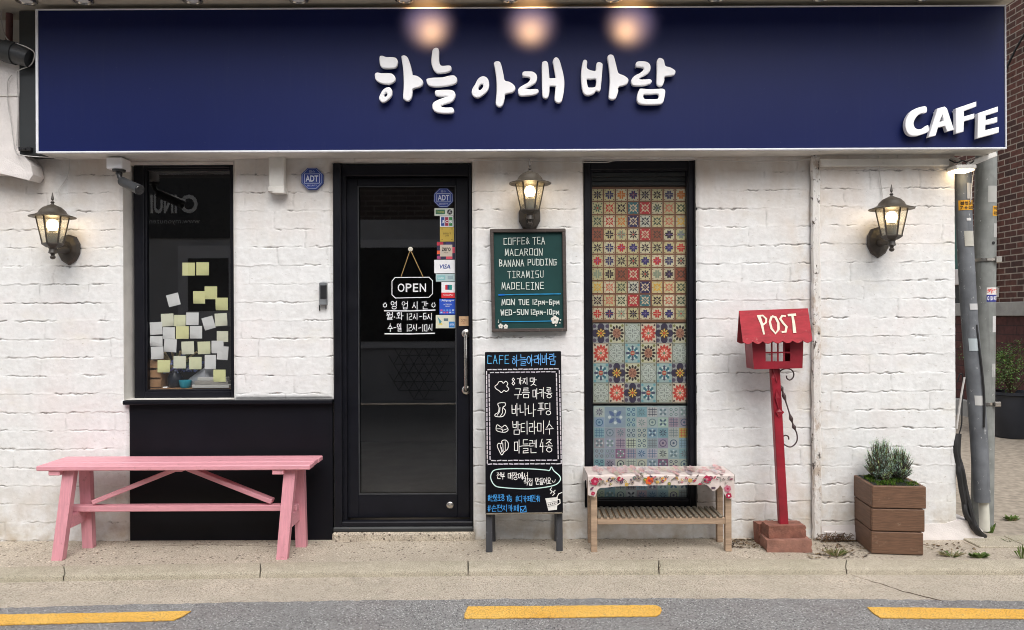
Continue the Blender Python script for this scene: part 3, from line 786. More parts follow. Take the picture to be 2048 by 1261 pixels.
# ---- door: jambs, header, threshold
YD = .07
m = MB()
a, b = wx(668, 0), wx(944, 0); zt = wz(800, 327)
m.box((a, -.012, .04), (wx(683, 0), .15, zt), bev=.004); m.box((wx(684, .03), .03, .04), (wx(692, .03), .14, zt - .004), bev=.003)
m.box((wx(938, .0), .012, .04), (b, .15, zt), bev=.004); m.box((wx(683, 0) - .001, .02, wz(800, 352, .02)), (wx(938), .15, zt - .002), bev=.004)
m.box((a + .001, -.004, .075), (b - .001, .05, .105), bev=.006)
dframe = m.build('door_frame', M['black'], cafe)
m = MB(); m.box((a - .01, -.02, .048), (b + .004, .14, .078), bev=.008); m.build('threshold', M['dark_metal'], cafe)
m = MB(); m.box((a - .012, -.028, -.03), (b + .012, .2, .05), bev=.012); m.build('doorstep', M['pave'], cafe)
# ---- door leaf
m = MB(); da, db = wx(692, YD), wx(938, YD); dz0, dz1 = .108, wz(800, 352, .02) - .003
ga, gb, gz0, gz1 = wx(716, YD), wx(913, YD), wz(810, 990, YD), wz(810, 372, YD)
m.box((da, YD, dz0), (ga, YD + .045, dz1), bev=.003); m.box((gb, YD, dz0), (db, YD + .045, dz1), bev=.003)
m.box((ga - .001, YD + .001, dz0), (gb + .001, YD + .044, gz0), bev=.003); m.box((ga - .001, YD + .001, gz1), (gb + .001, YD + .044, dz1), bev=.003)
door = m.build('door', M['black'], cafe)
m = MB(); frame_rect(m, ga, gb, gz0, gz1, .007, YD - .003, YD + .012, bev=.001); m.build('glazing_bead', M['dark_grey'], door)
pane(ga, gb, gz0, gz1, YD + .02, door)
m = MB(); hx = wx(931, YD - .05); h0, h1 = wz(931, 782, YD - .05), wz(931, 668, YD - .05)
m.tube([(hx, YD, h0), (hx, YD - .045, h0), (hx, YD - .056, h0 + .012), (hx, YD - .056, h1 - .012), (hx, YD - .045, h1), (hx, YD, h1)], .0105, 10)
for z in (h0, h1): m.lathe((hx, YD + .001, z), [(.026, 0), (.026, .006), (.018, .012)], 18, axis=(0, -1, 0))
m.build('pull_handle', M['steel'], door, smooth=True)
m = MB(); q = P(900, 1011, YD)
m.lathe(q, [(.021, 0), (.021, .006), (.017, .009)], 20, axis=(0, -1, 0)); m.lathe(q + Vector((0, -.009, 0)), [(.008, 0), (.008, .004)], 14, axis=(0, -1, 0)); m.box(q + Vector((-.0015, -.0142, -.005)), q + Vector((.0015, -.0129, .005)))
m.build('floor_lock', M['steel'], door, smooth=True)

# ---- tiled window
YT = .03
ta, tb, tc, td = wx(1169, YT), wx(1392, YT), wz(1280, 1018, YT), wz(1280, 322, YT)
m = MB(); frame_rect(m, ta, tb, tc, td, .040, YT, YT + .08, .05, .05)
frame_rect(m, ta + .038, tb - .038, tc + .048, td - .048, .010, YT + .012, YT + .06, bev=.002)
m.box((tb - .012, YT - .018, tc), (tb + .004, YT + .02, td), bev=.003)
twin = m.build('window', M['black'], cafe)
m = MB()
zt0 = wz(1280, 372, YT + .05)
for i in range(4): m.box((ta + .045, YT + .045 + .004 * (i % 2), zt0 + i * .027), (tb - .045, YT + .058, zt0 + .025 + i * .027), bev=.003)
m.build('roller_blind', M['dark_metal'], twin)
pane(ta + .04, tb - .04, tc + .05, td - .05, YT + .035, twin, 'film_glass')
m = MB(); m.quad((ta, .155, tc), (tb, .155, tc), (tb, .155, td), (ta, .155, td)); m.build('backing_board', M['grey_plastic'], twin)

# patterned tile film behind the glass
YFm = YT + .05
film = MB()
def rect(mb, x0, y0, x1, y1, col, lv):
    y = YFm - lv * .0006
    mb.quad(P(x0, y1, y), P(x1, y1, y), P(x1, y0, y), P(x0, y0, y), col)
def petal(mb, cx, cy, ang, r0, r1, w, col, lv, sx=1, sy=1):
    y = YFm - lv * .0006 - rnd.random() * .0003; ca, sa = math.cos(ang), math.sin(ang)
    pts = []
    for u, v in ((r0, 0), ((r0 * .55 + r1 * .45), w), ((r0 * .2 + r1 * .8), w * .75), (r1, 0), ((r0 * .2 + r1 * .8), -w * .75), ((r0 * .55 + r1 * .45), -w)):
        pts.append(P(cx + (u * ca - v * sa) * sx, cy + (u * sa + v * ca) * sy, y))
    mb.poly(pts, col)
def blob(mb, cx, cy, rx, ry, col, lv, n=10):
    y = YFm - lv * .0006 - rnd.random() * .0003
    mb.poly([P(cx + math.cos(2 * math.pi * k / n) * rx, cy + math.sin(2 * math.pi * k / n) * ry, y) for k in range(n)], col)
CREAM = [srgb(196, 182, 140), srgb(186, 176, 136), srgb(200, 190, 160), srgb(190, 178, 150)]
INK = dict(k=srgb(46, 30, 40), n=srgb(50, 44, 92), r=srgb(186, 46, 44), o=srgb(200, 112, 40), g=srgb(70, 84, 66), b=srgb(120, 62, 46), p=srgb(196, 110, 90), t=srgb(50, 110, 120), y=srgb(208, 160, 60), s=srgb(130, 140, 120))
BACK = dict(T=srgb(60, 108, 116), R=srgb(176, 52, 58), N=srgb(48, 44, 84), B=srgb(148, 84, 62))
rect(film, 1180, 374, 1378, 646, srgb(120, 84, 62), 0)
ROWS = ["k8 n4 o4 n4 k8 k8 n4 o4", "g8 r6 k6 T R g8 p6 g6", "g6 r6 o6 N W g6 p6 y6", "B k4 s4 k8 R B k4 s4", "k8 n4 r4 n4 k8 k8 n4 r4", "r4 n4 k8 k8 n4 r4 n4 k8", "s4 k4 B R k8 s4 k4 B", "y6 p6 g6 W N y6 p6 g6", "k6 p6 g6 R T k6 p6 g6", "r4 n4 s8 k8 n4 r4 n4 s8"]
tw, th = (1374 - 1183) / 8, (641 - 377) / 10
for r, row in enumerate(ROWS):
    for c, cd in enumerate(row.split()):
        x0 = 1183 + c * tw; y0 = 377 + r * th; cx, cy = x0 + tw / 2, y0 + th / 2
        if cd[0].isupper() and cd[0] in BACK:
            bgc = BACK[cd[0]]; ink = srgb(196, 176, 150) if cd != 'B' else srgb(84, 62, 52); typ = '6'
        elif cd[0] == 'W': bgc = srgb(196, 192, 176); ink = srgb(60, 60, 66); typ = '6'
        else: bgc = rnd.choice(CREAM); ink = INK[cd[0]]; typ = cd[1]
        f = rnd.uniform(.9, 1.05); bgc = tuple(v * f for v in bgc)
        rect(film, x0 + 1.3, y0 + 1.3, x0 + tw - 1.3, y0 + th - 1.3, bgc, 1)
        R_ = tw * .40
        if typ == '8':
            for k in range(8): petal(film, cx, cy, k * math.pi / 4 + .39 * (ink == INK['g']), R_ * .12, R_ * (1.0 if k % 2 else .9), 1.5, ink, 2)
            if rnd.random() < .5:
                for k in range(4): petal(film, cx, cy, math.pi / 4 + k * math.pi / 2, R_ * .9, R_ * 1.42, .5, ink, 2)
            blob(film, cx, cy, 1.7, 1.7, rnd.choice([bgc, INK['n'], INK['r']]), 3)
        elif typ == '4':
            for k in range(4):
                for d in (-.33, .33): petal(film, cx, cy, k * math.pi / 2 + d, R_ * .05, R_ * .95, 2.1, ink, 2)
            c2 = rnd.choice([srgb(110, 90, 150), bgc, bgc, srgb(170, 70, 60)])
            for k in range(4): petal(film, cx, cy, k * math.pi / 2, 0, R_ * .75, .55, c2, 3)
        else:
            for k in range(8): blob(film, cx + math.cos(k * math.pi / 4) * R_ * .62, cy + math.sin(k * math.pi / 4) * R_ * .62, 2.0, 2.0, ink, 2, 8)
            for k in range(4): petal(film, cx, cy, math.pi / 4 + k * math.pi / 2, R_ * .1, R_ * 1.15, 1.3, ink, 3)
            blob(film, cx, cy, 1.8, 1.8, bgc, 4); blob(film, cx, cy, .9, .9, ink, 5, 6)
        for sx in (-1, 1):
            for sy in (-1, 1): blob(film, cx + sx * tw * .36, cy + sy * th * .36, 1.25, 1.25, ink if typ != '4' else INK['b'], 2, 6)
            blob(film, cx + sx * tw * .40, cy, .9, .9, INK['b'], 2, 6); blob(film, cx, cy + sx * th * .40, .9, .9, INK['b'], 2, 6)
        # thin woven border
        for q in range(4):
            e = tw * .455
            if q < 2: rect(film, x0 + 1.6, cy + (e if q else -e) * th / tw - .35, x0 + tw - 1.6, cy + (e if q else -e) * th / tw + .35, INK['b'], 2)
            else: rect(film, cx + (e if q == 3 else -e) - .35, y0 + 1.6, cx + (e if q == 3 else -e) + .35, y0 + th - 1.6, INK['b'], 2)
# middle sheet, large majolica tiles
rect(film, 1184, 645, 1378, 808, srgb(70, 66, 60), 0)
BIG = ["NKSRNK", "RSTKRS", "TNKSTN", "SRNTSR"]
tw, th = (1376 - 1186) / 6, (806 - 647) / 4
for r, row in enumerate(BIG):
    for c, cd in enumerate(row):
        x0 = 1186 + c * tw; y0 = 647 + r * th; cx, cy = x0 + tw / 2, y0 + th / 2
        bgc = {'N': srgb(150, 150, 150), 'K': srgb(188, 184, 160), 'S': srgb(164, 170, 160), 'R': srgb(196, 180, 160), 'T': srgb(150, 168, 166)}[cd]
        rect(film, x0 + .6, y0 + .6, x0 + tw - .6, y0 + th - .6, bgc, 1)
        if cd == 'N':
            for k in range(4):
                blob(film, cx + math.cos(k * math.pi / 2) * 11, cy + math.sin(k * math.pi / 2) * 12.5, 7, 7.5, srgb(58, 50, 70), 2, 12)
                blob(film, cx + math.cos(k * math.pi / 2 + .785) * 18, cy + math.sin(k * math.pi / 2 + .785) * 20, 4, 4, srgb(80, 70, 88), 2, 8)
            blob(film, cx, cy, 10, 11, srgb(66, 54, 58), 3, 14)
            for k in range(8): petal(film, cx, cy, k * math.pi / 4, 1.5, 9.5, 1.3, srgb(214, 176, 84), 4)
            blob(film, cx, cy, 2.6, 2.6, srgb(190, 90, 50), 5)
        elif cd == 'K':
            for k in range(12): petal(film, cx, cy, k * math.pi / 6, 7, 15, 2.3, srgb(54, 42, 42), 2, 1, 1.1)
            blob(film, cx, cy, 8.5, 10, srgb(156, 112, 92), 3, 8)
            for k in range(4): petal(film, cx, cy, k * math.pi / 2 + .785, 0, 8.5, 1.3, srgb(120, 76, 66), 4)
            for sx in (-1, 1):
                for sy in (-1, 1): blob(film, cx + sx * 11.5, cy + sy * 15, 2.6, 3, srgb(120, 120, 70), 2, 8)
        elif cd == 'S':
            for lv, s_, cc in ((2, 1.0, srgb(96, 104, 104)), (3, .88, srgb(206, 208, 200)), (4, .74, srgb(108, 114, 112)), (5, .64, srgb(176, 182, 174))):
                for k in range(4): blob(film, cx + math.cos(k * math.pi / 2) * 7 , cy + math.sin(k * math.pi / 2) * 8.5 , 7.5 * s_, 8.5 * s_, cc, lv, 14)
                blob(film, cx, cy, 7.5 * s_, 8.5 * s_, cc, lv + .4, 12)
            for k in range(4): petal(film, cx, cy, k * math.pi / 2, 1, 9.5, 1.6, srgb(130, 134, 130), 6)
            for sx in (-1, 1):
                for sy in (-1, 1): blob(film, cx + sx * 12, cy + sy * 16, 2.2, 2.2, srgb(120, 118, 100), 2, 8)
        elif cd == 'R':
            for k in range(12): petal(film, cx, cy, k * math.pi / 6, 4, 15.5, 2.8, srgb(178, 66, 58), 2, 1, 1.15)
            blob(film, cx, cy, 9, 10.5, srgb(206, 92, 74), 3, 14)
            for k in range(8): petal(film, cx, cy, k * math.pi / 4, 1.5, 9, 1.2, srgb(214, 186, 170), 4)
            blob(film, cx, cy, 2.6, 2.6, srgb(110, 140, 110), 5)
            for sx in (-1, 1):
                for sy in (-1, 1): petal(film, cx + sx * 10, cy + sy * 14, math.atan2(sy, sx), 0, 5.5, 2, srgb(70, 52, 52), 2)
        else:
            for k in range(8): petal(film, cx, cy, k * math.pi / 4, 4, 14, 3, srgb(54, 104, 118) if k % 2 else srgb(70, 74, 96), 2, 1, 1.12)
            for k in range(8): blob(film, cx + math.cos(k * math.pi / 4 + .39) * 9.5, cy + math.sin(k * math.pi / 4 + .39) * 11, 2, 2, srgb(196, 206, 204), 3, 8)
            blob(film, cx, cy, 4.5, 5, srgb(168, 76, 66), 4); petal(film, cx, cy, 0, -5, 5, 1, srgb(206, 190, 150), 5)
            for sx in (-1, 1):
                for sy in (-1, 1): blob(film, cx + sx * 12, cy + sy * 16, 2.6, 2.6, srgb(100, 150, 160), 2, 8)
# lower sheet, small pale blue tiles
rect(film, 1187, 812, 1380, 1001, srgb(150, 164, 166), 0)
cols = [srgb(146, 164, 168), srgb(160, 172, 164), srgb(130, 152, 168), srgb(164, 168, 172), srgb(140, 148, 160), srgb(120, 150, 160), srgb(170, 176, 164), srgb(150, 138, 150)]
inks = [srgb(70, 88, 110), srgb(96, 116, 124), srgb(60, 98, 130), srgb(104, 108, 112), srgb(84, 76, 104), srgb(110, 132, 130), srgb(58, 62, 78)]
tw = (1379 - 1188) / 9; th = 20.8
for r in range(9):
    for c in range(9):
        x0 = 1188 + c * tw; y0 = 814 + r * th; cx, cy = x0 + tw / 2, y0 + th / 2
        if (r, c) in ((0, 2), (1, 1), (1, 2)): continue
        w2 = h2 = 0
        bgc = rnd.choice(cols); ink = rnd.choice(inks)
        if (r, c) in ((4, 2), (5, 6)): bgc = srgb(128, 86, 118)
        if (r, c) == (2, 8): bgc = srgb(170, 160, 96); ink = srgb(180, 70, 60)
        big = (r, c) == (0, 1)
        if big: x1, y1 = x0 + 2 * tw, y0 + 2 * th; cx, cy = x0 + tw, y0 + th; ink = srgb(88, 104, 142); bgc = srgb(134, 148, 168); k_ = 1.9
        else: x1, y1 = x0 + tw, y0 + th; k_ = 1.0
        rect(film, x0 + .5, y0 + .5, x1 - .5, y1 - .5, tuple(v * rnd.uniform(.9, 1.06) for v in bgc), 1)
        ty = rnd.choice('abcde')
        if ty == 'a' or big:
            for k in range(4): petal(film, cx, cy, k * math.pi / 2 + .785, 1 * k_, 9 * k_, 2.0 * k_, ink, 2)
            for k in range(4): blob(film, cx + math.cos(k * math.pi / 2) * 6 * k_, cy + math.sin(k * math.pi / 2) * 6 * k_, 1.7 * k_, 1.7 * k_, srgb(190, 198, 200), 3, 8)
        elif ty == 'b':
            blob(film, cx, cy, 7.5, 7.5, ink, 2, 14); blob(film, cx, cy, 5.8, 5.8, bgc, 3, 14); blob(film, cx, cy, 2.4, 2.4, ink, 4, 10)
        elif ty == 'c':
            for k in range(8): petal(film, cx, cy, k * math.pi / 4, 1, 8, 1.0, ink, 2)
        elif ty == 'd':
            for d in (-5, 0, 5): rect(film, cx + d - .5, y0 + 1.5, cx + d + .5, y1 - 1.5, ink, 2); rect(film, x0 + 1.5, cy + d - .5, x1 - 1.5, cy + d + .5, ink, 2.4)
        else:
            for sx in (-1, 1):
                for sy in (-1, 1): blob(film, cx + sx * 5, cy + sy * 5, 3.2, 3.2, ink, 2, 10); blob(film, cx + sx * 5, cy + sy * 5, 1.8, 1.8, bgc, 3, 8)
            blob(film, cx, cy, 1.8, 1.8, ink, 4, 8)
film.build('tile_film', M['film'], twin, fix=False)

# ================================================================== roof overhang and sign
m = MB(); ZS = 3.035
m.box((wx(-600), -.54, ZS), (wx(2036, -.2), .4, ZS + .16)); m.box((wx(-600), -.56, ZS - .012), (wx(2036, -.2) + .02, -.541, ZS + .20))
m.build('roof_overhang', M['soffit'], cafe)
m = MB(); m.box((wx(-600), .03, ZTOP - .02), (wx(1903), .3, ZS)); m.box((wx(-600), .02, ZS + .16), (wx(1903), .4, 5.0)); m.build('upper_wall', M['white_trim'], cafe)

YS = -.19
sa, sb = wx(74, YS), wx(2014, YS); sz0, sz1 = wz(1024, 303, YS), wz(1024, 14.5, YS)
sign = thing('shop_sign', 'wide navy fascia sign with raised white lettering above the cafe door', 'sign', ((sa + sb) / 2, YS, sz0))
m = MB(); m.quad((sa + .012, YS, sz0 + .008), (sb - .008, YS, sz0 + .008), (sb - .008, YS, sz1 - .006), (sa + .012, YS, sz1 - .006)); m.build('sign_face', M['navy'], sign, fix=False)
m = MB(); e = .010
m.box((sa, YS - .006, sz0), (sb, YS + .02, sz0 + e), bev=.002); m.box((sa, YS - .005, sz1 - .008), (sb, YS + .02, sz1), bev=.002)
m.box((sa, YS - .006, sz0 + e), (sa + .014, YS + .02, sz1 - .008), bev=.002); m.box((sb - .007, YS - .006, sz0 + e), (sb, YS + .02, sz1 - .008), bev=.002)
m.build('edge_trim', M['alu'], sign)
m = MB(); m.box((sa + .004, YS + .021, sz0 + .004), (sb - .004, -.004, sz0 + .03)); m.box((sb - .02, YS + .021, sz0 + .03), (sb - .004, -.004, sz1)); m.box((sa + .02, YS + .03, sz1 - .03), (sb - .03, .0, sz1 - .012))
for px in (420, 560, 740, 912, 1180, 1265, 1420, 1640, 1780): m.lathe((wx(px, -.14), -.14, sz0 + .004), [(.004, 0), (.004, -.003)], 8)
m.build('underside', M['white_trim'], sign)
m = MB(); m.box((wx(41, -.115), -.115, sz0 + .01), (sa - .001, .0, sz1 + .02)); m.box((sa - .0, YS + .021, sz0 + .03), (sa + .02, -.004, sz1)); m.build('side_cover', M['dark_metal'], sign)

SC = 330 / 2048
def letter(loops, ox, oy, s, depth, bev, name='raised_letter', sharp=False, off=.016):
    """outline traced on the sign face -> a slab standing off the face"""
    L = [[(P(ox + p.x * s, oy + p.y * s, YS - off - depth).x, P(ox + p.x * s, oy + p.y * s, YS - off - depth).z) for p in smooth_loop(lp, 4, sharp)] for lp in loops]
    vs, fs = solid_outline(L, depth, bev)
    mb = MB(); mb.add([(v.x, YS - off - depth / 2 - v.z, v.y) for v in vs], fs)
    # two hidden stand-off studs carry it
    c = L[0]; cx = sum(p[0] for p in c) / len(c) * .15 + c[0][0] * .85; cz = sum(p[1] for p in c) / len(c) * .15 + c[0][1] * .85
    return mb, (cx, cz)
A_ = (730, 80); B_ = (1040, 80)
SYL = [
 (A_, [[(180,205),(215,195),(260,210),(340,212),(385,225),(405,265),(395,320),(370,345),(310,352),(235,350),(195,330),(180,280)]],
      [[(120,425),(150,403),(200,412),(310,412),(355,435),(378,475),(365,515),(310,545),(230,545),(170,525),(130,490)]],
      [[(270,588),(310,590),(335,630),(332,685),(300,730),(240,772),(200,768),(172,730),(180,690),(220,620)],[(265,655),(275,670),(262,700),(240,702),(235,685),(250,660)]],
      [[(450,220),(460,195),(495,192),(530,220),(560,300),(585,400),(592,432),(650,448),(700,485),(720,520),(710,560),(670,585),(595,608),(588,660),(575,720),(545,755),(510,755),(475,730),(470,690),(478,600),(478,480),(470,350)]]),
 (A_, [[(840,120),(870,97),(905,102),(918,140),(918,240),(930,300),(960,320),(1040,315),(1068,330),(1072,365),(1050,390),(980,408),(910,413),(870,395),(840,350),(822,280),(828,180)]],
      [[(760,500),(775,478),(840,468),(960,462),(1060,440),(1110,442),(1140,475),(1140,515),(1115,545),(1040,565),(930,580),(830,578),(780,555)]],
      [[(870,635),(890,622),(980,618),(1070,620),(1110,645),(1122,690),(1105,735),(1070,770),(990,795),(945,815),(950,830),(1000,838),(1080,838),(1100,860),(1105,885),(1085,908),(1000,912),(920,905),(870,890),(840,855),(835,810),(850,775),(900,745),(980,715),(1020,703),(960,702),(900,698),(875,685),(865,660)]]),
 (A_, [[(1440,455),(1480,450),(1520,475),(1540,530),(1535,600),(1505,650),(1450,695),(1400,717),(1355,705),(1325,665),(1330,610),(1365,550),(1400,485)],[(1440,548),(1460,550),(1466,575),(1450,605),(1425,622),(1408,610),(1412,585),(1425,565)]],
      [[(1600,295),(1615,268),(1650,262),(1680,280),(1700,340),(1720,430),(1735,500),(1790,518),(1840,550),(1866,590),(1855,630),(1820,655),(1745,672),(1735,720),(1715,800),(1680,830),(1650,828),(1625,800),(1622,760),(1632,650),(1630,500),(1615,380)]]),
 (B_, [[(28,420),(45,392),(110,388),(165,395),(205,430),(212,480),(195,530),(150,560),(90,592),(70,605),(110,612),(190,608),(225,615),(232,640),(215,665),(160,685),(80,693),(10,695),(-20,670),(-25,620),(0,585),(50,555),(100,525),(125,490),(115,465),(75,458),(40,450)]],
      [[(272,300),(290,265),(320,260),(345,280),(355,340),(366,455),(372,472),(436,472),(440,458),(430,400),(415,310),(405,270),(425,225),(455,215),(485,240),(510,310),(540,430),(552,530),(545,640),(525,740),(500,778),(460,778),(432,750),(430,700),(440,590),(434,574),(374,574),(368,590),(365,650),(350,710),(320,727),(285,710),(275,650),(272,500)]]),
 (B_, [[(780,270),(800,245),(825,250),(836,275),(830,330),(845,360),(900,380),(940,378),(945,330),(955,285),(985,273),(1020,290),(1027,320),(1020,420),(1010,540),(1000,620),(980,640),(945,632),(920,665),(860,690),(810,680),(780,640),(765,560),(758,450),(765,350)],[(832,490),(880,488),(942,487),(942,560),(925,585),(880,590),(845,580)]],
      [[(1085,215),(1105,185),(1135,180),(1165,200),(1190,290),(1215,390),(1235,418),(1290,440),(1335,470),(1348,500),(1335,540),(1300,562),(1225,585),(1220,640),(1195,715),(1165,740),(1125,738),(1103,715),(1105,650),(1115,520),(1110,400),(1098,300)]]),
 (B_, [[(1435,300),(1455,270),(1500,262),(1565,268),(1610,295),(1622,340),(1612,390),(1570,430),(1500,465),(1480,485),(1530,490),(1610,485),(1635,500),(1635,525),(1610,548),(1540,565),(1450,570),(1400,562),(1382,530),(1390,480),(1430,440),(1490,410),(1530,375),(1535,350),(1510,338),(1460,335),(1440,325)]],
      [[(1700,270),(1720,228),(1750,222),(1785,245),(1800,300),(1815,325),(1870,340),(1920,370),(1932,395),(1920,430),(1880,445),(1800,455),(1795,500),(1775,560),(1745,578),(1710,562),(1695,530),(1700,400)]],
      [[(1480,620),(1500,603),(1600,610),(1700,608),(1770,603),(1800,620),(1805,660),(1790,740),(1770,785),(1720,800),(1600,805),(1510,800),(1470,780),(1452,740),(1460,670)],[(1538,680),(1620,675),(1715,672),(1712,728),(1620,735),(1545,728)]]),
]
for org, *pieces in SYL:
    mb = MB()
    for loops in pieces:
        q, c = letter(loops, org[0], org[1], SC, .026, .005)
        mb.add(q.v, q.f); mb.lathe((c[0], YS - .02, c[1]), [(.004, 0), (.004, .0205)], 6, axis=(0, 1, 0))
    mb.build('raised_letter', M['white_plastic'], sign, smooth=True)
CAFE = [
 [[(950,640),(953,676),(922,682),(895,700),(876,735),(882,765),(906,777),(936,768),(962,752),(964,790),(932,806),(890,817),(855,812),(832,787),(825,745),(835,705),(862,668),(902,647)]],
 [[(1018,652),(1062,640),(1076,652),(1118,780),(1076,791),(1064,757),(1022,767),(1007,815),(965,825)],[(1048,690),(1056,727),(1031,733)]],
 [[(1128,652),(1252,610),(1252,640),(1178,668),(1178,700),(1240,682),(1240,712),(1178,730),(1175,792),(1130,803)]],
 [[(1262,680),(1382,640),(1382,672),(1308,695),(1308,722),(1378,702),(1378,735),(1306,752),(1306,782),(1388,762),(1386,798),(1258,832)]]]
for i, loops in enumerate(CAFE):
    q, c = letter(loops, 1536, 0, 512 / 1537, .03, .003, sharp=(i > 0))
    q.lathe((c[0], YS - .02, c[1]), [(.004, 0), (.004, .0205)], 6, axis=(0, 1, 0))
    q.build('raised_letter', M['white_plastic'], sign, smooth=False)

# recessed lamps in the overhang, plus an added lit row out of view
SPOT_W = 27.0
def downlight_or_added_lamp(x, y, lit, label):
    t = thing('downlight', label, 'ceiling lamp', (x, y, ZS), 'small round lamps under the roof overhang')
    dz = -.045 if lit else 0
    if lit: m = MB(); m.lathe((x, y, ZS), [(.048, 0), (.048, -.046)], 20); m.build('housing', M['white_trim'], t, smooth=True)
    m = MB(); m.lathe((x, y, ZS + dz), [(.046, .0), (.056, -.004), (.056, -.010), (.050, -.016), (.042, -.016), (.038, -.004), (.030, .0)], 24); m.build('ring', M['steel'], t, smooth=True)
    if lit:
        L = bpy.data.lights.new('downlight_beam', 'SPOT'); L.energy = SPOT_W; L.color = (1.0, .56, .24); L.shadow_soft_size = .034; L.spot_size = math.radians(64); L.spot_blend = 1.0  # added spot aimed sideways at the sign to make its warm glow
        lo = bpy.data.objects.new('downlight_beam', L); COL.objects.link(lo); lo.parent = t; lo.location = (0, 0, -.074)
        lo.rotation_euler = Vector((0, -.27, .03)).to_track_quat('Z', 'Y').to_euler()
    m = MB(); m.lathe((x, y, ZS - .001 + dz), [(.034, -.004), (.034, -.009)], 20); m.build('diffuser', M['downlight'] if lit else M['white_plastic'], t)
DPX = [(57, 'unlit round lamp above the dark grey drain pipe'), (170, 'unlit round lamp above the security camera'), (388, 'unlit round lamp above the window with paper notes'), (600, 'unlit round lamp above the blue octagonal plate on the wall'), (812, 'unlit round lamp just above the first syllable of the sign'), (1022, 'unlit round lamp above the middle of the sign lettering'), (1228, 'unlit round lamp above the second to last syllable of the sign'), (1436, 'unlit round lamp above the red post box side of the tiled window'), (1645, 'unlit round lamp above the wall joint beside the post box'), (1853, 'unlit round lamp above the white CAFE letters')]
for px, lb in DPX: downlight_or_added_lamp(wx(px, -.245), -.255, False, lb)
for px, lb in ((868, 'lit round lamp glowing over the first two syllables of the sign'), (1063, 'lit round lamp glowing over the middle of the sign'), (1251, 'lit round lamp glowing over the last syllables of the sign')):
    x = (px - 1024) / F * (D + YS + .27); downlight_or_added_lamp(x, YS - .27, True, lb)
# ================================================================== wall lanterns
def lantern(px, label, turn, brim, y0=0.0):
    """six-sided carriage lantern on a bracket; measured at its brim"""
    yc = y0 - .16; ax = wx(px, yc); z = wz(px, brim, yc)
    c = Vector((ax, yc, z)); rot = math.radians(turn)
    t = thing('wall_lantern', label, 'lantern', (ax, 0, z - .17), 'carriage lanterns on the brick wall')
    m = MB(); m.lathe(c, [(.117, -.004), (.117, .0), (.088, .010), (.072, .018), (.064, .034), (.046, .052), (.020, .064), (.012, .068)], 6 * 5, rot=rot)
    cap = m.build('cap', M['lantern_top'], t, smooth=True)
    m = MB(); m.lathe(c, [(.010, .066), (.006, .074), (.011, .080), (.005, .087), (.004, .092), (.008, .098), (.003, .128), (.0005, .136)], 10); m.build('finial', M['lantern'], t, smooth=True)
    m = MB()
    for k in range(6):
        a = rot + math.pi / 3 * k
        p = c + Vector((math.cos(a) * .080, math.sin(a) * .080, -.003)); q = c + Vector((math.cos(a) * .050, math.sin(a) * .050, -.152))
        m.beam(p, q, .007, .007, (math.cos(a), math.sin(a), .0), bev=.001)
    m.lathe(c, [(.030, -.172), (.040, -.166), (.055, -.154), (.055, -.148), (.046, -.146)], 6, rot=rot)
    m.build('cage', M['lantern'], t)
    m = MB()
    for k in range(6):
        a, b = rot + math.pi / 3 * k, rot + math.pi / 3 * (k + 1)
        f = lambda r, h, an: c + Vector((math.cos(an) * r, math.sin(an) * r, h))
        m.quad(f(.048, -.150, a), f(.048, -.150, b), f(.078, -.004, b), f(.078, -.004, a))
    m.build('glass_pane', M['lamp_glass'], t)
    m = MB(); m.lathe(c, [(.004, -.014), (.018, -.018), (.028, -.034), (.030, -.048), (.027, -.062), (.017, -.078)], 16); b = m.build('bulb', M['bulb'], t, smooth=True)
    m = MB(); m.lathe(c, [(.026, -.147), (.027, -.090), (.018, -.086), (.018, -.0785)], 16); m.build('socket', M['grey_plastic'], t, smooth=True)
    m = MB(); m.lathe(c, [(.024, -.171), (.018, -.180), (.021, -.198), (.024, -.202), (.012, -.207), (.009, -.216), (.015, -.224), (.011, -.234), (.002, -.238)], 14); m.build('lower_finial', M['lantern'], t, smooth=True)
    m = MB(); m.tube([c + Vector((0, 0, -.190)), c + Vector((0, .05, -.186)), c + Vector((0, .10, -.176)), c + Vector((0, .150, -.172))], [.013, .012, .018, .030], 10); m.build('arm', M['lantern'], t, smooth=True)
    m = MB(); o = c + Vector((0, .16, -.168))
    hexo = [(.0, .085), (.040, .072), (.062, .030), (.062, -.024), (.040, -.066), (0, -.092), (-.040, -.066), (-.062, -.024), (-.062, .030), (-.040, .072)]
    vs = []; n = len(hexo)
    for s_, y_ in ((1, .012), (1, -.014), (.86, -.026), (.5, -.034)): vs += [o + Vector((x * s_, y_, zz * s_)) for x, zz in hexo]
    m.add(vs, [(i * n + j, i * n + (j + 1) % n, (i + 1) * n + (j + 1) % n, (i + 1) * n + j) for i in range(3) for j in range(n)] + [tuple(range(3 * n, 4 * n)), tuple(range(n))])
    for zz in (.05, -.05): m.lathe(o + Vector((.03, -.022, zz)), [(.005, 0), (.004, .006)], 8, axis=(0, -1, 0))
    m.build('back_plate', M['lantern'], t)
    return t
lantern(106, 'lit carriage lantern on bare white brick, beside the window with paper notes', 30, 434)
lantern(1061, 'lit carriage lantern directly above the green menu chalkboard', 30 + 30, 367)
lantern(1784, 'lit carriage lantern above the wooden planter on the brick pier', 35, 418, -.035)
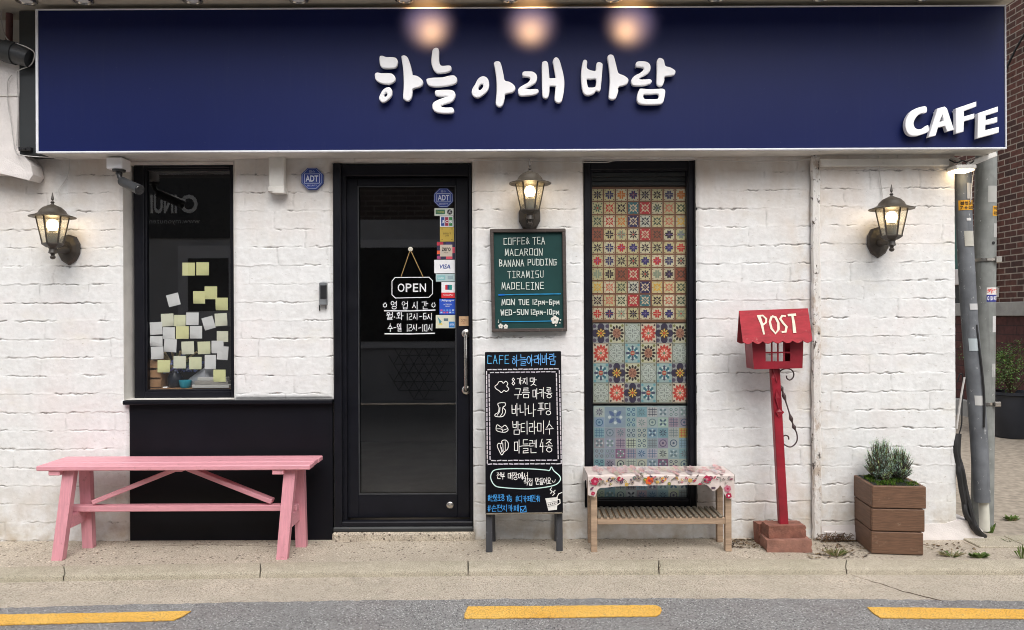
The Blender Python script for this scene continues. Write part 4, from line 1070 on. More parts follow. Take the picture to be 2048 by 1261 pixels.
def wire(name, pts, r, mat, label, group=None, n=6):
    m = MB(); out = []
    for i in range(len(pts) - 1):
        p0 = Vector(pts[max(i - 1, 0)]); p1 = Vector(pts[i]); p2 = Vector(pts[i + 1]); p3 = Vector(pts[min(i + 2, len(pts) - 1)])
        for j in range(5):
            t = j / 5; out.append(.5 * ((2 * p1) + (p2 - p0) * t + (2 * p0 - 5 * p1 + 4 * p2 - p3) * t * t + (3 * p1 - p0 - 3 * p2 + p3) * t ** 3))
    out.append(Vector(pts[-1])); m.tube(out, r, n)
    return tag(m.build(name, mat, smooth=True), label, 'cable', group)
wire('wall_cable', [P(112, 402, -.09), P(118, 380, -.02), P(136, 352, -.014), P(140, 318, -.014)], .0022, M['grey_cable'], 'thin pale cable climbing from the lantern on the bare white brick')
wire('wall_cable', [P(1768, 408, -.09), P(1765, 390, -.05), P(1760, 350, -.05), P(1757, 312, -.05)], .003, M['grey_cable'], 'pale cable climbing from the lantern on the brick pier')
wire('wall_cable', [P(946, 321, -.03), P(1025, 322, -.03), P(1100, 324, -.03), P(1165, 325, -.03), P(1212, 325, -.03), P(1245, 321, -.03), P(1390, 320, -.03), P(1480, 323, -.03), P(1600, 321, -.03), P(1640, 313, -.05)], .0028, M['grey_cable'], 'pale cable sagging along the wall top over the tiled window')

# ================================================================== fixtures on the wall
t = thing('security_camera', 'grey bullet security camera hanging under a white bracket beside the window', 'security camera', P(245, 360, -.1))
m = MB(); m.box(P(212, 338, -.10), P(262, 322, 0), bev=.005); m.build('mount_box', M['white_plastic'], t)
m = MB(); m.lathe(P(238, 340, -.08), [(.036, 0), (.034, -.012), (.018, -.014), (.018, -.026)], 16); m.tube([P(238, 348, -.08), P(240, 356, -.085), P(247, 364, -.09)], .014, 10); m.build('bracket', M['screen'], t, smooth=True)
m = MB(); a_, b_ = P(242, 362, -.085), P(277, 379, -.15); d_ = (b_ - a_).normalized()
m.tube([a_, a_ + d_ * .012, a_ + d_ * .10, b_ + d_ * .01], [.020, .027, .027, .030], 16); cb = m.build('body', M['dark_grey'], t, smooth=True)
m = MB(); m.lathe(b_ + d_ * .0101, [(.026, 0), (.024, .004), (.012, .003)], 16, axis=d_); m.build('lens', M['screen'], cb, smooth=True)

t = MB(); t.box(P(537, 376, -.055), P(573, 300, .0), bev=.006); t.box(P(535, 384, -.065), P(575, 377, .0), bev=.004); t.box(P(545, 386, -.07), P(575, 383, -.01))
tag(t.build('duct_cover', M['white_trim']), 'white boxed duct cover running down under the navy sign', 'duct cover')
def octagon(mb, c, r, col, N, U=Vector((1, 0, 0)), V=Vector((0, 0, 1))):
    mb.poly([c + U * (r * math.cos(math.pi / 8 + k * math.pi / 4)) + V * (r * math.sin(math.pi / 8 + k * math.pi / 4)) for k in range(8)], col)
WHT = srgb(205, 210, 225); BLU = srgb(34, 62, 140)
def alarm_face(mb, c, r, y):
    off = 0.0006
    for k, (rr, col) in enumerate(((1.0, BLU), (.93, WHT), (.90, BLU))):
        octagon(mb, c + Vector((0, y - k * off, 0)), r * rr, col, None)
    f = lambda u, v, k: c + Vector((u * r, y - k * off, v * r))
    mb.quad(f(-.66, -.42, 3), f(.66, -.42, 3), f(.66, .42, 3), f(-.66, .42, 3), WHT); mb.quad(f(-.62, -.38, 4), f(.62, -.38, 4), f(.62, .38, 4), f(-.62, .38, 4), BLU)
    printed(mb, 'ADT', f(-.55, -.27, 5), f(.55, .27, 5), 0, WHT, .025)
    printed(mb, '캡스', f(-.26, .52, 5), f(.26, .70, 5), 0, WHT, .0)
    printed(mb, 'SECURITY', f(-.42, -.66, 5), f(.42, -.54, 5), 0, WHT, .0)
c = P(626, 359, 0); m = MB()
m.prism([c + Vector((.067 * math.cos(math.pi / 8 + k * math.pi / 4), -.020, .067 * math.sin(math.pi / 8 + k * math.pi / 4))) for k in range(8)], .03, BLU)
alarm_face(m, c, .067, -.0206)
tag(m.build('alarm_plate', M['attr']), 'blue octagonal alarm plate on the white brick, left of the door', 'alarm sign', 'octagonal alarm signs')
t = thing('door_keypad', 'small black keypad box on the white brick beside the door', 'keypad', P(647, 611, -.03))
m = MB(); m.box(P(638, 611, -.035), P(656, 566, .01), bev=.004); kb = m.build('housing', M['grey_plastic'], t)
m = MB(); m.box(P(640.5, 598, -.038), P(653.5, 571, -.034), bev=.001); m.build('screen', M['screen'], t)
m = MB(); m.box(P(638, 622, -.012), P(641, 611, .005)); m.build('mounting_tab', M['screen'], t)
m = MB(); m.tube([P(652, 611, -.012), P(652, 619, -.012)], .003, 6); m.build('cable_stub', M['screen'], t)
m = MB(); m.box(P(1642, 333, -.062), P(1893, 319, -.03), bev=.003)
for px in (1664, 1768, 1868): m.lathe(P(px, 327.5, -.0618), [(.005, 0), (.004, .003)], 8, axis=(0, -1, 0))
tag(m.build('trim_board', M['white_trim']), 'long white trim board with screws under the sign on the brick pier', 'trim board')
m = MB()
m.beam(P(1935, 330, -.10), P(1992, 308, -.02), .03, .012, (0, -1, 0)); 
tag(m.build('support_bracket', M['white_trim']), 'white metal bracket under the end of the sign near the poles', 'bracket')
# painted joint strip with rust and peeling
def joint_mat():
    t = NT('peeling_joint'); v = t.pos((1, 1, .35))
    col = t.ramp(t.noise(v, 30, 5), [(.3, (.64, .61, .57)), (.7, (.76, .74, .72))])
    r_ = t.ramp(t.noise(t.pos((1, 1, .5)), 16, 6, .7), [(.53, 0.0), (.64, 1.0)]); col = t.mix(t.math('MULTIPLY', r_, .65), col, (.36, .25, .16))
    k_ = t.ramp(t.noise(t.pos((1, 1, .6)), 26, 6, .75), [(.575, 0.0), (.61, 1.0)]); col = t.mix(k_, col, (.07, .055, .045))
    t.base(col); t.rough(.8); t.bump(t.noise(v, 60, 5, .7), .8, .008); return t.m
M['joint'] = joint_mat()
m = MB(); pts = []; pts2 = []
for i in range(60):
    z = -.02 + (ZTOP) * i / 59; k = rnd.uniform(-.003, .003)
    pts.append((Vector((wx(1620) + k, -.018, z)), Vector((wx(1622.5) + k, -.036, z)), Vector((wx(1634) + k * .6, -.040, z)), Vector((wx(1639) + k, -.030, z))))
for i in range(59):
    for j in range(3): m.quad(pts[i][j], pts[i][j + 1], pts[i + 1][j + 1], pts[i + 1][j])
tag(m.build('joint_strip', M['joint'], fix=False, smooth=True), 'narrow painted upright strip with rust and peeling patches beside the brick pier', 'joint strip')

# ================================================================== stickers and lettering on the door
YG = YD + .02 - .0012
def stick(px0, py0, px1, py1, label, bgc, draw=None, y=YG, tilt=0):
    m = MB(); a, b = P(px0, py1, y), P(px1, py0, y)
    m.box((a.x, y - .0006, a.z), (b.x, y + .0006, b.z), bgc)
    W, H = b.x - a.x, b.z - a.z
    f = lambda u, v, k=1: Vector((a.x + u * W, y - .0006 - .0004 * k, a.z + v * H))
    R_ = lambda u0, v0, u1, v1, col, k=1: m.quad(f(u0, v0, k), f(u1, v0, k), f(u1, v1, k), f(u0, v1, k), col)
    T_ = lambda s, u0, v0, u1, v1, col, k=2, bold=.0, shear=0.0: printed(m, s, f(u0, v0, k), f(u1, v1, k), 0, col, bold, shear)
    if draw: draw(m, f, R_, T_)
    return tag(m.build('sticker', M['attr']), label, 'sticker', 'payment and notice stickers on the door')
m = MB(); c = P(887, 396, YG); alarm_face(m, c, .0615, 0); 
tag(m.build('alarm_sticker', M['attr'], fix=False), 'blue octagonal alarm sticker on the door glass, topmost of the sticker column', 'alarm sign', 'octagonal alarm signs')
W_ = srgb(225, 225, 228)
def d(m, f, R_, T_): R_(.06, .2, .55, .82, srgb(60, 110, 80)); T_('Tmoney', .1, .35, .5, .65, srgb(200, 190, 90)); m.disc(f(.80, .5, 1), .016, 18, srgb(24, 20, 22)); T_('UC', .70, .32, .90, .7, W_)
stick(869, 417, 907, 432, 'small white sticker with a green block and a black round emblem', srgb(200, 205, 195), d)
def d(m, f, R_, T_):
    for k, cc in enumerate((srgb(30, 70, 140), srgb(150, 30, 60), srgb(40, 120, 60))): R_(.08 + k * .3, .08, .34 + k * .3, .92, cc)
    T_('J', .12, .34, .28, .64, W_, 2, .02); T_('C', .41, .34, .60, .64, W_, 2, .02); T_('B', .71, .34, .90, .64, W_, 2, .02)
stick(880, 433, 906.7, 454, 'white card sticker with blue, red and green stripes', W_, d)
def d(m, f, R_, T_):
    for u in (.1, .78):
        for v in (.1, .86): R_(u, v, u + .12, v + .04, srgb(90, 70, 20))
    T_('smart', .22, .5, .8, .64, srgb(90, 74, 20)); T_('pay', .4, .32, .64, .46, srgb(90, 74, 20))
stick(880, 455, 908, 483.6, 'plain gold sticker with dark corner marks', srgb(176, 150, 60), d)
def d(m, f, R_, T_):
    for (u0, v0, u1, v1, cc) in ((0, .8, .35, 1, srgb(170, 40, 60)), (.5, .82, .8, 1, srgb(50, 40, 90)), (0, .3, .2, .5, srgb(220, 90, 50)), (.8, .35, 1, .7, srgb(190, 70, 90)), (0, 0, .2, .18, srgb(150, 60, 110)), (.5, 0, .85, .16, srgb(200, 70, 90))): R_(u0, v0, u1, v1, cc)
    R_(.17, .16, .85, .84, srgb(186, 174, 160), 2); T_('zero', .27, .46, .76, .68, srgb(40, 34, 34), 3, .02); T_('PAY', .38, .34, .64, .42, srgb(60, 50, 50), 3)
stick(874, 484.4, 910, 519, 'beige square sticker on a patchwork of red and navy blocks', srgb(36, 30, 60), d)
def d(m, f, R_, T_): T_('VISA', .26, .34, .78, .66, srgb(30, 60, 140), 2, .02, .2)
stick(868.6, 520, 909.7, 547, 'widest white sticker with slanted blue lettering', W_, d)
def d(m, f, R_, T_): R_(.05, .2, .5, .8, srgb(130, 180, 184)); R_(.62, .3, .9, .75, srgb(140, 160, 168)); T_('CARD', .1, .35, .42, .6, srgb(220, 230, 230))
stick(871.7, 548, 909.7, 563.6, 'thin pale blue-green strip sticker under the widest white one', srgb(168, 190, 192), d)
def d(m, f, R_, T_): R_(0, 0, 1, .34, srgb(206, 40, 48)); T_('UnionPay', .15, .12, .85, .24, W_); R_(.28, .52, .52, .82, srgb(196, 40, 50)); R_(.44, .52, .66, .82, srgb(24, 70, 110), 2); R_(.58, .52, .78, .82, srgb(20, 130, 120), 3)
stick(883, 564.6, 910, 596.5, 'white sticker with a tricolour emblem and a red band', W_, d)
def d(m, f, R_, T_):
    R_(0, .86, .92, 1, srgb(50, 100, 200)); T_('Alipay+', .12, .80, .9, .95, W_); T_('ACCEPTED', .25, .6, .75, .68, W_); T_('HERE', .38, .48, .62, .56, W_)
    for i in range(5):
        for j in range(2): R_(.06 + i * .18, .08 + j * .14, .18 + i * .18, .18 + j * .14, rnd.choice([srgb(200, 90, 130), srgb(170, 190, 220), srgb(90, 140, 210), srgb(220, 220, 230)]))
stick(879, 598, 911.5, 629.5, 'deep blue sticker with rows of small coloured squares', srgb(28, 74, 180), d)
def d(m, f, R_, T_): 
    R_(.66, .05, .95, .5, srgb(40, 120, 190)); T_('AM EX', .69, .2, .92, .36, W_); m.poly([f(.08, .9), f(.3, .5), f(.2, .3)], srgb(70, 140, 150)); m.poly([f(.08, .3), f(.34, .25), f(.3, .42)], srgb(220, 200, 90)); R_(.4, .55, .62, .75, srgb(90, 110, 120))
stick(871.7, 630.5, 911.5, 657, 'pale patchwork sticker with a blue square, lowest on the glass', srgb(206, 206, 186), d)
def d(m, f, R_, T_): T_('CCTV', .2, .45, .8, .68, srgb(90, 60, 40)); T_('ON', .38, .24, .62, .36, srgb(150, 80, 50))
stick(918, 633, 937, 652.5, 'small tan sticker on the black door stile above the handle', srgb(190, 156, 120), d, y=YD - .0008)

# the door's own lettering, on the glass
bd = Board(P(716, 372, YG), P(913, 372, YG), P(913, 990, YG), P(716, 990, YG), (716, 372, 913, 990))
ink = srgb(226, 228, 232); m = MB()
plate = [(790, 555.5), (858, 555), (865, 562), (865, 588), (858, 595), (791, 596.5), (784, 590), (784, 563), (790, 555.5)]
bd.stroke(m, plate, 1.6, ink)
for s, x0, x1 in (('O', 795.5, 809), ('P', 811.5, 823), ('E', 826, 836.5), ('N', 839.5, 852)):
    printed(m, s, bd.at(x0, 584.4, 0), bd.at(x1, 567.4, 0), .001, ink, .010)
t = thing('open_sign', 'white outlined OPEN plate hung by a cord from a smiling sucker hook', 'hanging sign', P(824, 596, YG))
m.build('plate', M['chalk'], t, fix=False)
m = MB(); hk = P(821, 499, YG)
m.tube([hk + Vector((-.002, -.006, -.008)), P(802, 554, YG - .003)], .0022, 6, srgb(170, 140, 90)); m.tube([hk + Vector((.002, -.006, -.008)), P(846, 554, YG - .003)], .0022, 6, srgb(170, 140, 90)); m.build('cord', M['attr'], t)
m = MB(); m.lathe(hk, [(.014, 0), (.014, .004), (.011, .008)], 16, srgb(214, 210, 196), axis=(0, -1, 0))
for dx in (-.004, .004): m.disc(hk + Vector((dx, -.0088, .003)), .0014, 8, srgb(40, 36, 36))
m.tube([hk + Vector((-.005, -.0085, -.003)), hk + Vector((0, -.0085, -.007)), hk + Vector((.005, -.0085, -.003))], .0009, 5, srgb(40, 36, 36)); m.build('sucker_hook', M['attr'], t)
m = MB()
for s, x0 in (('영', 782), ('업', 804), ('시', 825), ('간', 844)): bd.write(m, s, x0, 603.5, x0 + 12, 619, 1.35, ink, .02)
bd.write(m, '월', 773, 626, 785.5, 640.5, 1.35, ink, .02); bd.write(m, '·', 787, 628, 791, 640, 1.8, ink, .02); bd.write(m, '화', 793, 626, 806.5, 640.5, 1.35, ink, .02)
bd.write(m, '12시-6시', 813, 627, 865, 640, 1.3, ink, .02); bd.write(m, '수-일', 776, 648, 803.5, 663.5, 1.35, ink, .02); bd.write(m, '12시-10시', 813, 649, 866, 662.5, 1.3, ink, .02)
bd.stroke(m, [(769, 622), (820, 622.3), (870, 620.5)], 2.3, ink); bd.stroke(m, [(770, 668), (820, 668.2), (869, 667)], 2.3, ink)
for sx in (770, 867):
    bd.stroke(m, [(sx - 3.2, 609), (sx - 3, 613), (sx, 615), (sx + 3, 613), (sx + 3.3, 609)], 1.4, ink); bd.stroke(m, [(sx - 1.5, 606.5), (sx - 1.3, 608.5)], 1.4, ink); bd.stroke(m, [(sx + 1.6, 606), (sx + 1.6, 608)], 1.4, ink)
tag(m.build('opening_hours_lettering', M['chalk'], fix=False), 'white handwritten opening hours in Korean on the door glass below the OPEN plate', 'lettering')

# ================================================================== green menu chalkboard
t = thing('menu_board', 'green menu chalkboard with white handwriting and a dark worn frame', 'chalkboard', P(1057, 663, -.03))
c4 = [P(980, 459, -.03), P(1131, 458, -.03), P(1134, 663, -.03), P(984, 665, -.03)]
bd = Board(*c4, (980, 459, 1134, 664))
m = MB(); m.prism([p + Vector((0, .004, 0)) for p in c4], .03); m.build('panel', M['green_board'], t)
m = MB()
for i in range(4):
    p, q = c4[i], c4[(i + 1) % 4]; inn = ((c4[0] + c4[1] + c4[2] + c4[3]) / 4 - (p + q) / 2).normalized()
    m.beam(p + inn * .010 + Vector((0, -.002 + .0015 * (i % 2), 0)), q + inn * .010 + Vector((0, -.002 + .0015 * (i % 2), 0)), .026, .020, inn, bev=.003)
m.build('frame', M['board_frame'], t)
m = MB(); ck = srgb(214, 222, 216); bl = srgb(46, 140, 190); w = 1.35
for s, x0, y0, x1, y1, ww in (('COFFE&', 1007.6, 476, 1060, 489.5, w), ('TEA', 1067, 475, 1091.5, 489, w), ('MACAROON', 1010, 498, 1086.6, 511.5, w), ('BANANA', 997.7, 520, 1048, 533, w), ('PUDDING', 1056, 519, 1115, 531.5, w), ('TIRAMISU', 1014, 542.5, 1088, 556, w * .85), ('MADELEINE', 1002, 565.5, 1088, 579, w), ('MON', 1001.5, 599, 1028, 610, 1.7), ('TUE', 1036, 599.5, 1057, 610, 1.7), ('12pm-6pm', 1063.8, 600, 1119, 610, 1.6), ('WED-SUN', 999, 619.5, 1055, 630, 1.7), ('12pm-10pm', 1060, 620, 1118, 630, 1.6)):
    bd.write(m, s, x0, y0, x1, y1, ww, ck, .035, .22)
bd.stroke(m, [(995, 589.8), (1040, 589.2), (1122, 589)], 2.0, bl); bd.stroke(m, [(996, 589.8), (1006, 589.6)], 3, srgb(30, 110, 200), .0016); bd.stroke(m, [(1001, 643), (1050, 643.4), (1103, 643)], 1.8, bl)
def flower(cx, cy, r):
    for k in range(5):
        a = k * 2 * math.pi / 5 - 1.57; x, y = cx + math.cos(a) * r * .58, cy + math.sin(a) * r * .58
        bd.poly(m, [(x + math.cos(q * .785) * r * .46, y + math.sin(q * .785) * r * .46) for q in range(8)], srgb(226, 224, 214), .001 + k * .0001)
    bd.poly(m, [(cx + math.cos(q * 1.05) * r * .2, cy + math.sin(q * 1.05) * r * .2) for q in range(6)], srgb(60, 70, 60), .0018)
flower(1109.5, 641, 8.5); flower(998, 652, 5); flower(1008.5, 653, 4.8)
for x, y, r in ((1121, 641, 1.8), (1119.5, 647, 1.5), (1111, 652, 2), (993.5, 644, 1.4), (994, 640, .9)): bd.poly(m, [(x + math.cos(q * 1.05) * r, y + math.sin(q * 1.05) * r) for q in range(6)], srgb(226, 224, 214), .001)
m.build('lettering', M['chalk'], t, fix=False)

# ================================================================== chalkboard stand
t = thing('chalkboard_stand', 'black folding chalkboard stand with white Korean menu writing and blue heading', 'sandwich board', (P(1047, 1105, -.26).x, -.13, 0))
def lean(z): return -.265 + .165 * z / 1.09
zb, zt_ = wz(1047, 1028, lean(.21)), wz(1047, 704, -.10)
c4 = [P(970, 705, lean(zt_)), P(1121.5, 703, lean(zt_)), P(1126, 1027, lean(zb)), P(971, 1029, lean(zb))]
bd = Board(*c4, (970, 704, 1124, 1028))
m = MB(); m.prism([p + Vector((0, .003, 0)) for p in c4], .014); m.build('front_panel', M['blackboard'], t)
m = MB(); m.beam(c4[3] + Vector((.004, -.001, .002)), c4[2] + Vector((-.004, -.001, .002)), .008, .008, bev=.001); m.build('chipped_edge', M['grey_wood'], t)
for (tp, ft) in (((976, 706), (978.5, 1107)), ((1116, 704), (1119.5, 1104.5))):
    p = P(tp[0], tp[1], lean(zt_) + .02); q = G(ft[0], ft[1], 0); q.y += .022; q = q + (q - p).normalized() * 0
    m = MB(); m.beam(p, q, .035, .026, (0, 1, 0), bev=.002); m.build('leg', M['char_wood'], t)
for (tp, ft) in (((978, 712), (986, 1080)), ((1114, 712), (1113.5, 1077))):
    p = P(tp[0], tp[1], lean(zt_) + .045); q = G(ft[0], ft[1], 0); q.y = min(q.y, -.03)
    q = Vector((q.x, -.035, 0)); m = MB(); m.beam(p, q, .032, .022, (0, 1, 0), bev=.002); m.build('leg', M['char_wood'], t)
for px in (978, 1114): m = MB(); m.tube([P(px - 5, 707, lean(zt_) + .03), P(px + 5, 707, lean(zt_) + .03)], .008, 8); m.build('hinge', M['iron'], t)
m = MB(); wt = srgb(226, 224, 222); bl = srgb(96, 178, 226)
bd.write(m, 'CAFE', 975, 710.5, 1018.5, 728, 1.3, bl, .02, .25); bd.write(m, '하늘아래바람', 1025, 709.5, 1114, 732.5, 1.3, srgb(110, 176, 236), .02, .1)
def dashes(x0, y0, x1, y1, n, w_):
    for i in range(n):
        u0, u1 = (i + .15) / n, (i + .82) / n
        bd.stroke(m, [(x0 + (x1 - x0) * u0, y0 + (y1 - y0) * u0 + rnd.uniform(-.4, .4)), (x0 + (x1 - x0) * u1, y0 + (y1 - y0) * u1 + rnd.uniform(-.4, .4))], w_, srgb(196, 190, 198))
dashes(974, 740, 1120, 740, 14, 2.3); dashes(979, 746, 1114, 746, 13, 2.0); dashes(974, 930, 1122, 931, 14, 2.3); dashes(981, 923, 1115, 924, 12, 2.2)
dashes(973, 742, 974, 930, 20, 2.2); dashes(978, 748, 979.5, 923, 18, 2.2); dashes(1120.5, 742, 1122, 932, 20, 2.2); dashes(1114.5, 748, 1116, 923, 18, 2.2)
ww = 1.4
bd.write(m, '8', 1023.5, 757, 1031, 772, ww, wt, .02); bd.write(m, '가지', 1035, 757, 1057, 771.5, ww, wt, .02, .1); bd.write(m, '맛', 1061, 757, 1074, 773, ww, wt, .02)
bd.write(m, '구름', 1029, 778, 1060, 799, ww, wt, .02, .05); bd.write(m, '마카롱', 1066, 778.5, 1105, 800, ww, wt, .02, .08)
bd.write(m, '바나나', 1023.5, 810, 1072, 835, ww, wt, .02, .05); bd.write(m, '푸딩', 1076, 809, 1103.5, 833, ww, wt, .02, .1)
bd.write(m, '밤티라미수', 1025, 846, 1107, 872, ww, wt, .02, .06); bd.write(m, '마들렌', 1028, 883.5, 1073, 910, ww, wt, .02, .08); bd.write(m, '4종', 1079, 883, 1105, 908, ww, wt, .02, .15)
def closed(pts, w_, col, n=4): 
    L = smooth_loop(pts, n); bd.stroke(m, [(p.x, p.y) for p in L] + [(L[0].x, L[0].y)], w_, col)
closed([(992, 779), (990, 774), (995, 770), (998, 765), (1004, 765), (1007, 768), (1012, 764), (1016, 769), (1014, 774), (1018, 780), (1013, 785), (1008, 783), (1003, 787), (998, 783)], 1.5, wt)
closed([(996, 809), (1010, 808), (1010, 814), (1006, 817), (1011, 824), (1008, 833), (1002, 836), (991, 835), (990, 831), (996, 827), (998, 818)], 1.5, wt); bd.stroke(m, [(1000, 817), (999, 826), (994, 833)], 1.3, wt); bd.stroke(m, [(1005, 818), (1005, 828), (1000, 835)], 1.3, wt)
closed([(992, 862), (994, 852), (1003, 857), (1010, 853), (1016, 862), (1010, 867), (999, 866)], 1.4, wt); bd.stroke(m, [(993, 860), (1000, 860), (1006, 863), (1015, 860)], 1.2, wt); bd.stroke(m, [(1003, 857), (1005, 866)], 1.1, wt)
closed([(994, 894), (997, 889), (1002, 890), (1004, 884), (1011, 883), (1016, 889), (1015, 900), (1008, 906), (1003, 912), (998, 904)], 1.5, wt)
for a_, b_ in (((1000, 892), (1003, 907)), ((1005, 888), (1006, 905)), ((1010, 886), (1010, 902)), ((1002, 897), (1005, 906))): bd.stroke(m, [a_, b_], 1.2, wt)
closed([(981, 959), (983, 947), (992, 941), (1020, 939.5), (1060, 940.5), (1090, 943), (1098, 944), (1102, 937.5), (1107, 945), (1118, 955), (1119, 964), (1108, 973), (1080, 978), (1050, 979.5), (1010, 977), (990, 973)], 2.0, srgb(196, 222, 218), 5)
bd.write(m, '전부', 993, 947.5, 1008.5, 960, 1.2, wt, .02, .06); bd.write(m, '매장에서', 1015, 947, 1055, 961, 1.2, wt, .02, .1); bd.write(m, '직접', 1047, 959, 1064, 972.5, 1.2, wt, .02, .1); bd.write(m, '만들어요', 1070, 958.5, 1101, 971.5, 1.2, wt, .02, .06)
bd.stroke(m, [(1103, 964), (1105, 967.5), (1108.5, 966.5), (1109.5, 962)], 1.1, wt)
b2 = srgb(70, 150, 214)
bd.write(m, '#선물포장', 975, 990, 1008, 1002.5, 1.0, b2, .02, .08); bd.write(m, '가능', 1011.5, 991, 1022.5, 1004, 1.0, b2, .02, .1); bd.write(m, '#디카페인有', 1030, 992, 1079, 1005, 1.0, b2, .02, .1); bd.write(m, '#손편지카페', 974.5, 1010, 1036, 1023, 1.0, b2, .02, .1)
bd.stroke(m, [(1039, 1014), (1050, 1013), (1051, 1024), (1040, 1025), (1039, 1014)], 1.3, b2); bd.stroke(m, [(1041, 1019), (1044, 1023), (1050, 1014)], 1.3, b2)
bd.poly(m, [(1089, 998.5), (1114, 996.5), (1112, 1021), (1095, 1022.5)], srgb(222, 220, 216), .001); bd.stroke(m, [(1113, 1001), (1118, 1001), (1118.5, 1008), (1112.5, 1012)], 1.8, srgb(222, 220, 216)); bd.stroke(m, [(1112, 997), (1116, 990), (1122.5, 987.5)], 1.6, wt)
bd.stroke(m, [(1102, 978), (1099, 982), (1103, 985), (1100, 989)], 1.7, wt); bd.stroke(m, [(1109, 983), (1105, 987), (1108, 989), (1104, 993)], 1.7, wt)
for k in range(5): bd.poly(m, [(1095 + k * 3.6, 1010 - k * .9), (1096.6 + k * 3.6, 1009.4 - k * .9), (1097 + k * 3.6, 1011.6 - k * .9), (1095.4 + k * 3.6, 1012.4 - k * .9)], srgb(60, 50, 50), .0022)
bd.stroke(m, [(1091, 1008), (1113, 1004)], .5, srgb(60, 50, 50), .002); bd.stroke(m, [(1093, 1015), (1112, 1010)], .5, srgb(60, 50, 50), .002)
m.build('lettering', M['chalk'], t, fix=False)

# ================================================================== sticky notes in the side window
NY = srgb(222, 222, 168); NP = srgb(220, 221, 200); NW = srgb(220, 221, 220); NM = srgb(220, 222, 186)
notes = [(385,105,488,210,0,NY,'pale yellow sticky note, left one of the pair highest on the glass'), (499,102,602,208,0,NY,'pale yellow sticky note, right one of the pair highest on the glass'),
 (255,350,370,465,14,NW,'white sticky note tilted and alone, left of the yellow steps'), (473,337,570,438,0,NY,'yellow sticky note, lower left of two overlapping below the top pair'), (566,298,668,402,0,NY,'yellow sticky note overlapping the one lower left of it, below the top pair'), (655,390,756,492,0,NY,'yellow sticky note at the frame edge, third of the descending steps'),
 (212,520,315,623,3,NP,'cream sticky note starting the row of three edge to edge'), (318,530,412,622,0,NM,'cream sticky note in the middle of the row of three edge to edge'), (416,510,518,612,0,NW,'white sticky note ending the row of three edge to edge'),
 (545,537,652,655,16,NW,'white sticky note strongly tilted beside the row of three'), (650,517,750,620,4,NP,'cream sticky note with a curled corner at the frame edge, beside the tilted one'),
 (122,588,222,690,3,NW,'white sticky note, highest in the column at the left frame'), (226,630,325,725,0,NW,'white sticky note directly left of the yellow one in the middle'), (333,622,438,725,0,NY,'yellow sticky note surrounded by white ones in the middle of the cluster'), (446,620,546,722,0,NW,'white sticky note directly right of the yellow one in the middle'), (665,662,758,750,0,NP,'cream sticky note cut by the frame, above the overlapping pair'),
 (122,702,224,785,0,NW,'white sticky note, middle of the column at the left frame'), (236,726,338,832,-3,NW,'white sticky note under the gap left of the middle yellow one'), (378,746,480,850,2,NP,'cream sticky note standing clear under the middle yellow one'), (510,747,613,848,2,NM,'cream sticky note standing clear between its neighbours, left of the overlapping pair'), (622,740,720,842,0,NW,'white sticky note overlapped at the frame, left of the pair'), (668,785,758,895,-4,NW,'white sticky note overlapping its neighbour at the right frame'),
 (130,788,232,890,2,NW,'white sticky note, lowest of the column at the left frame'), (313,864,415,965,0,NP,'cream sticky note, first of the row of three above the flowers'), (440,872,542,972,0,NM,'yellowish sticky note, second of the row of three above the flowers'), (567,855,658,970,0,NW,'tall white sticky note, last of the row of three above the flowers'), (183,897,285,997,0,NY,'yellow sticky note above the wooden crate'), (637,975,737,1075,0,NY,'yellow sticky note lowest in the window, over the white packets')]
for i, (x0, y0, x1, y1, rot, colr, lb) in enumerate(notes):
    s = 1 / 4.067; cx, cy = 270 + (x0 + x1) / 2 * s, 500 + (y0 + y1) / 2 * s; w_, h_ = (x1 - x0) * s / 2, (y1 - y0) * s / 2
    if abs(rot) > 8: w_ *= .86; h_ *= .86
    y = GY + .003 + (i % 5) * .0012; a = math.radians(rot); m = MB(); n = 6; vs = []
    curl = rnd.uniform(.002, .007)
    cs = rnd.choice([-1, 1])
    for j in range(n + 1):
        for k in range(n + 1):
            u, v = k / n * 2 - 1, j / n * 2 - 1
            xx, yy = u * w_, v * h_; xx, yy = xx * math.cos(a) + yy * math.sin(a), -xx * math.sin(a) + yy * math.cos(a)
            bend = max(0, v) ** 2 * curl * (1 + .8 * cs * u)
            p = P(cx + xx - bend * 120 * cs * max(0, v) * .5, cy + yy, y + bend); vs.append(p)
    m.add(vs, [(j * (n + 1) + k, (j + 1) * (n + 1) + k, (j + 1) * (n + 1) + k + 1, j * (n + 1) + k + 1) for j in range(n) for k in range(n)], colr)
    o = m.build('sticky_note', M['paper'], smooth=True, fix=False); tag(o, lb, 'sticky note', 'paper notes stuck inside the window')
# things standing on the window shelf
ZSh = wc + .06
m = MB(); m.box((wa + .02, GY + .02, ZSh - .03), (wb_ - .01, .42, ZSh)); tag(m.build('window_shelf', M['wicker']), 'shelf board inside the window under the flowers and packets', 'shelf')
t = thing('wooden_crate', 'small slatted wooden crate inside the window below the left notes', 'crate', (wx(305, .2), .22, ZSh))
for i in range(3):
    m = MB(); m.box((wx(287, .16), .155, ZSh + .005 + i * .058), (wx(322, .16), .165, ZSh + .052 + i * .058), bev=.002); m.box((wx(287, .16), .27, ZSh + .005 + i * .058), (wx(322, .16), .28, ZSh + .052 + i * .058), bev=.002); m.build('slat', M['wicker'], t)
for px in (288, 320): m = MB(); m.box((wx(px, .16) - .008, .166, ZSh), (wx(px, .16) + .008, .269, ZSh + .175)); m.build('corner_post', M['wicker'], t)
m = MB(); m.tube([P(298, 780, GY + .06), P(336, 779, GY + .06)], .017, 12); tag(m.build('paper_roll', M['white_plastic'], smooth=True), 'white paper roll lying flat at the bottom of the window', 'paper roll')
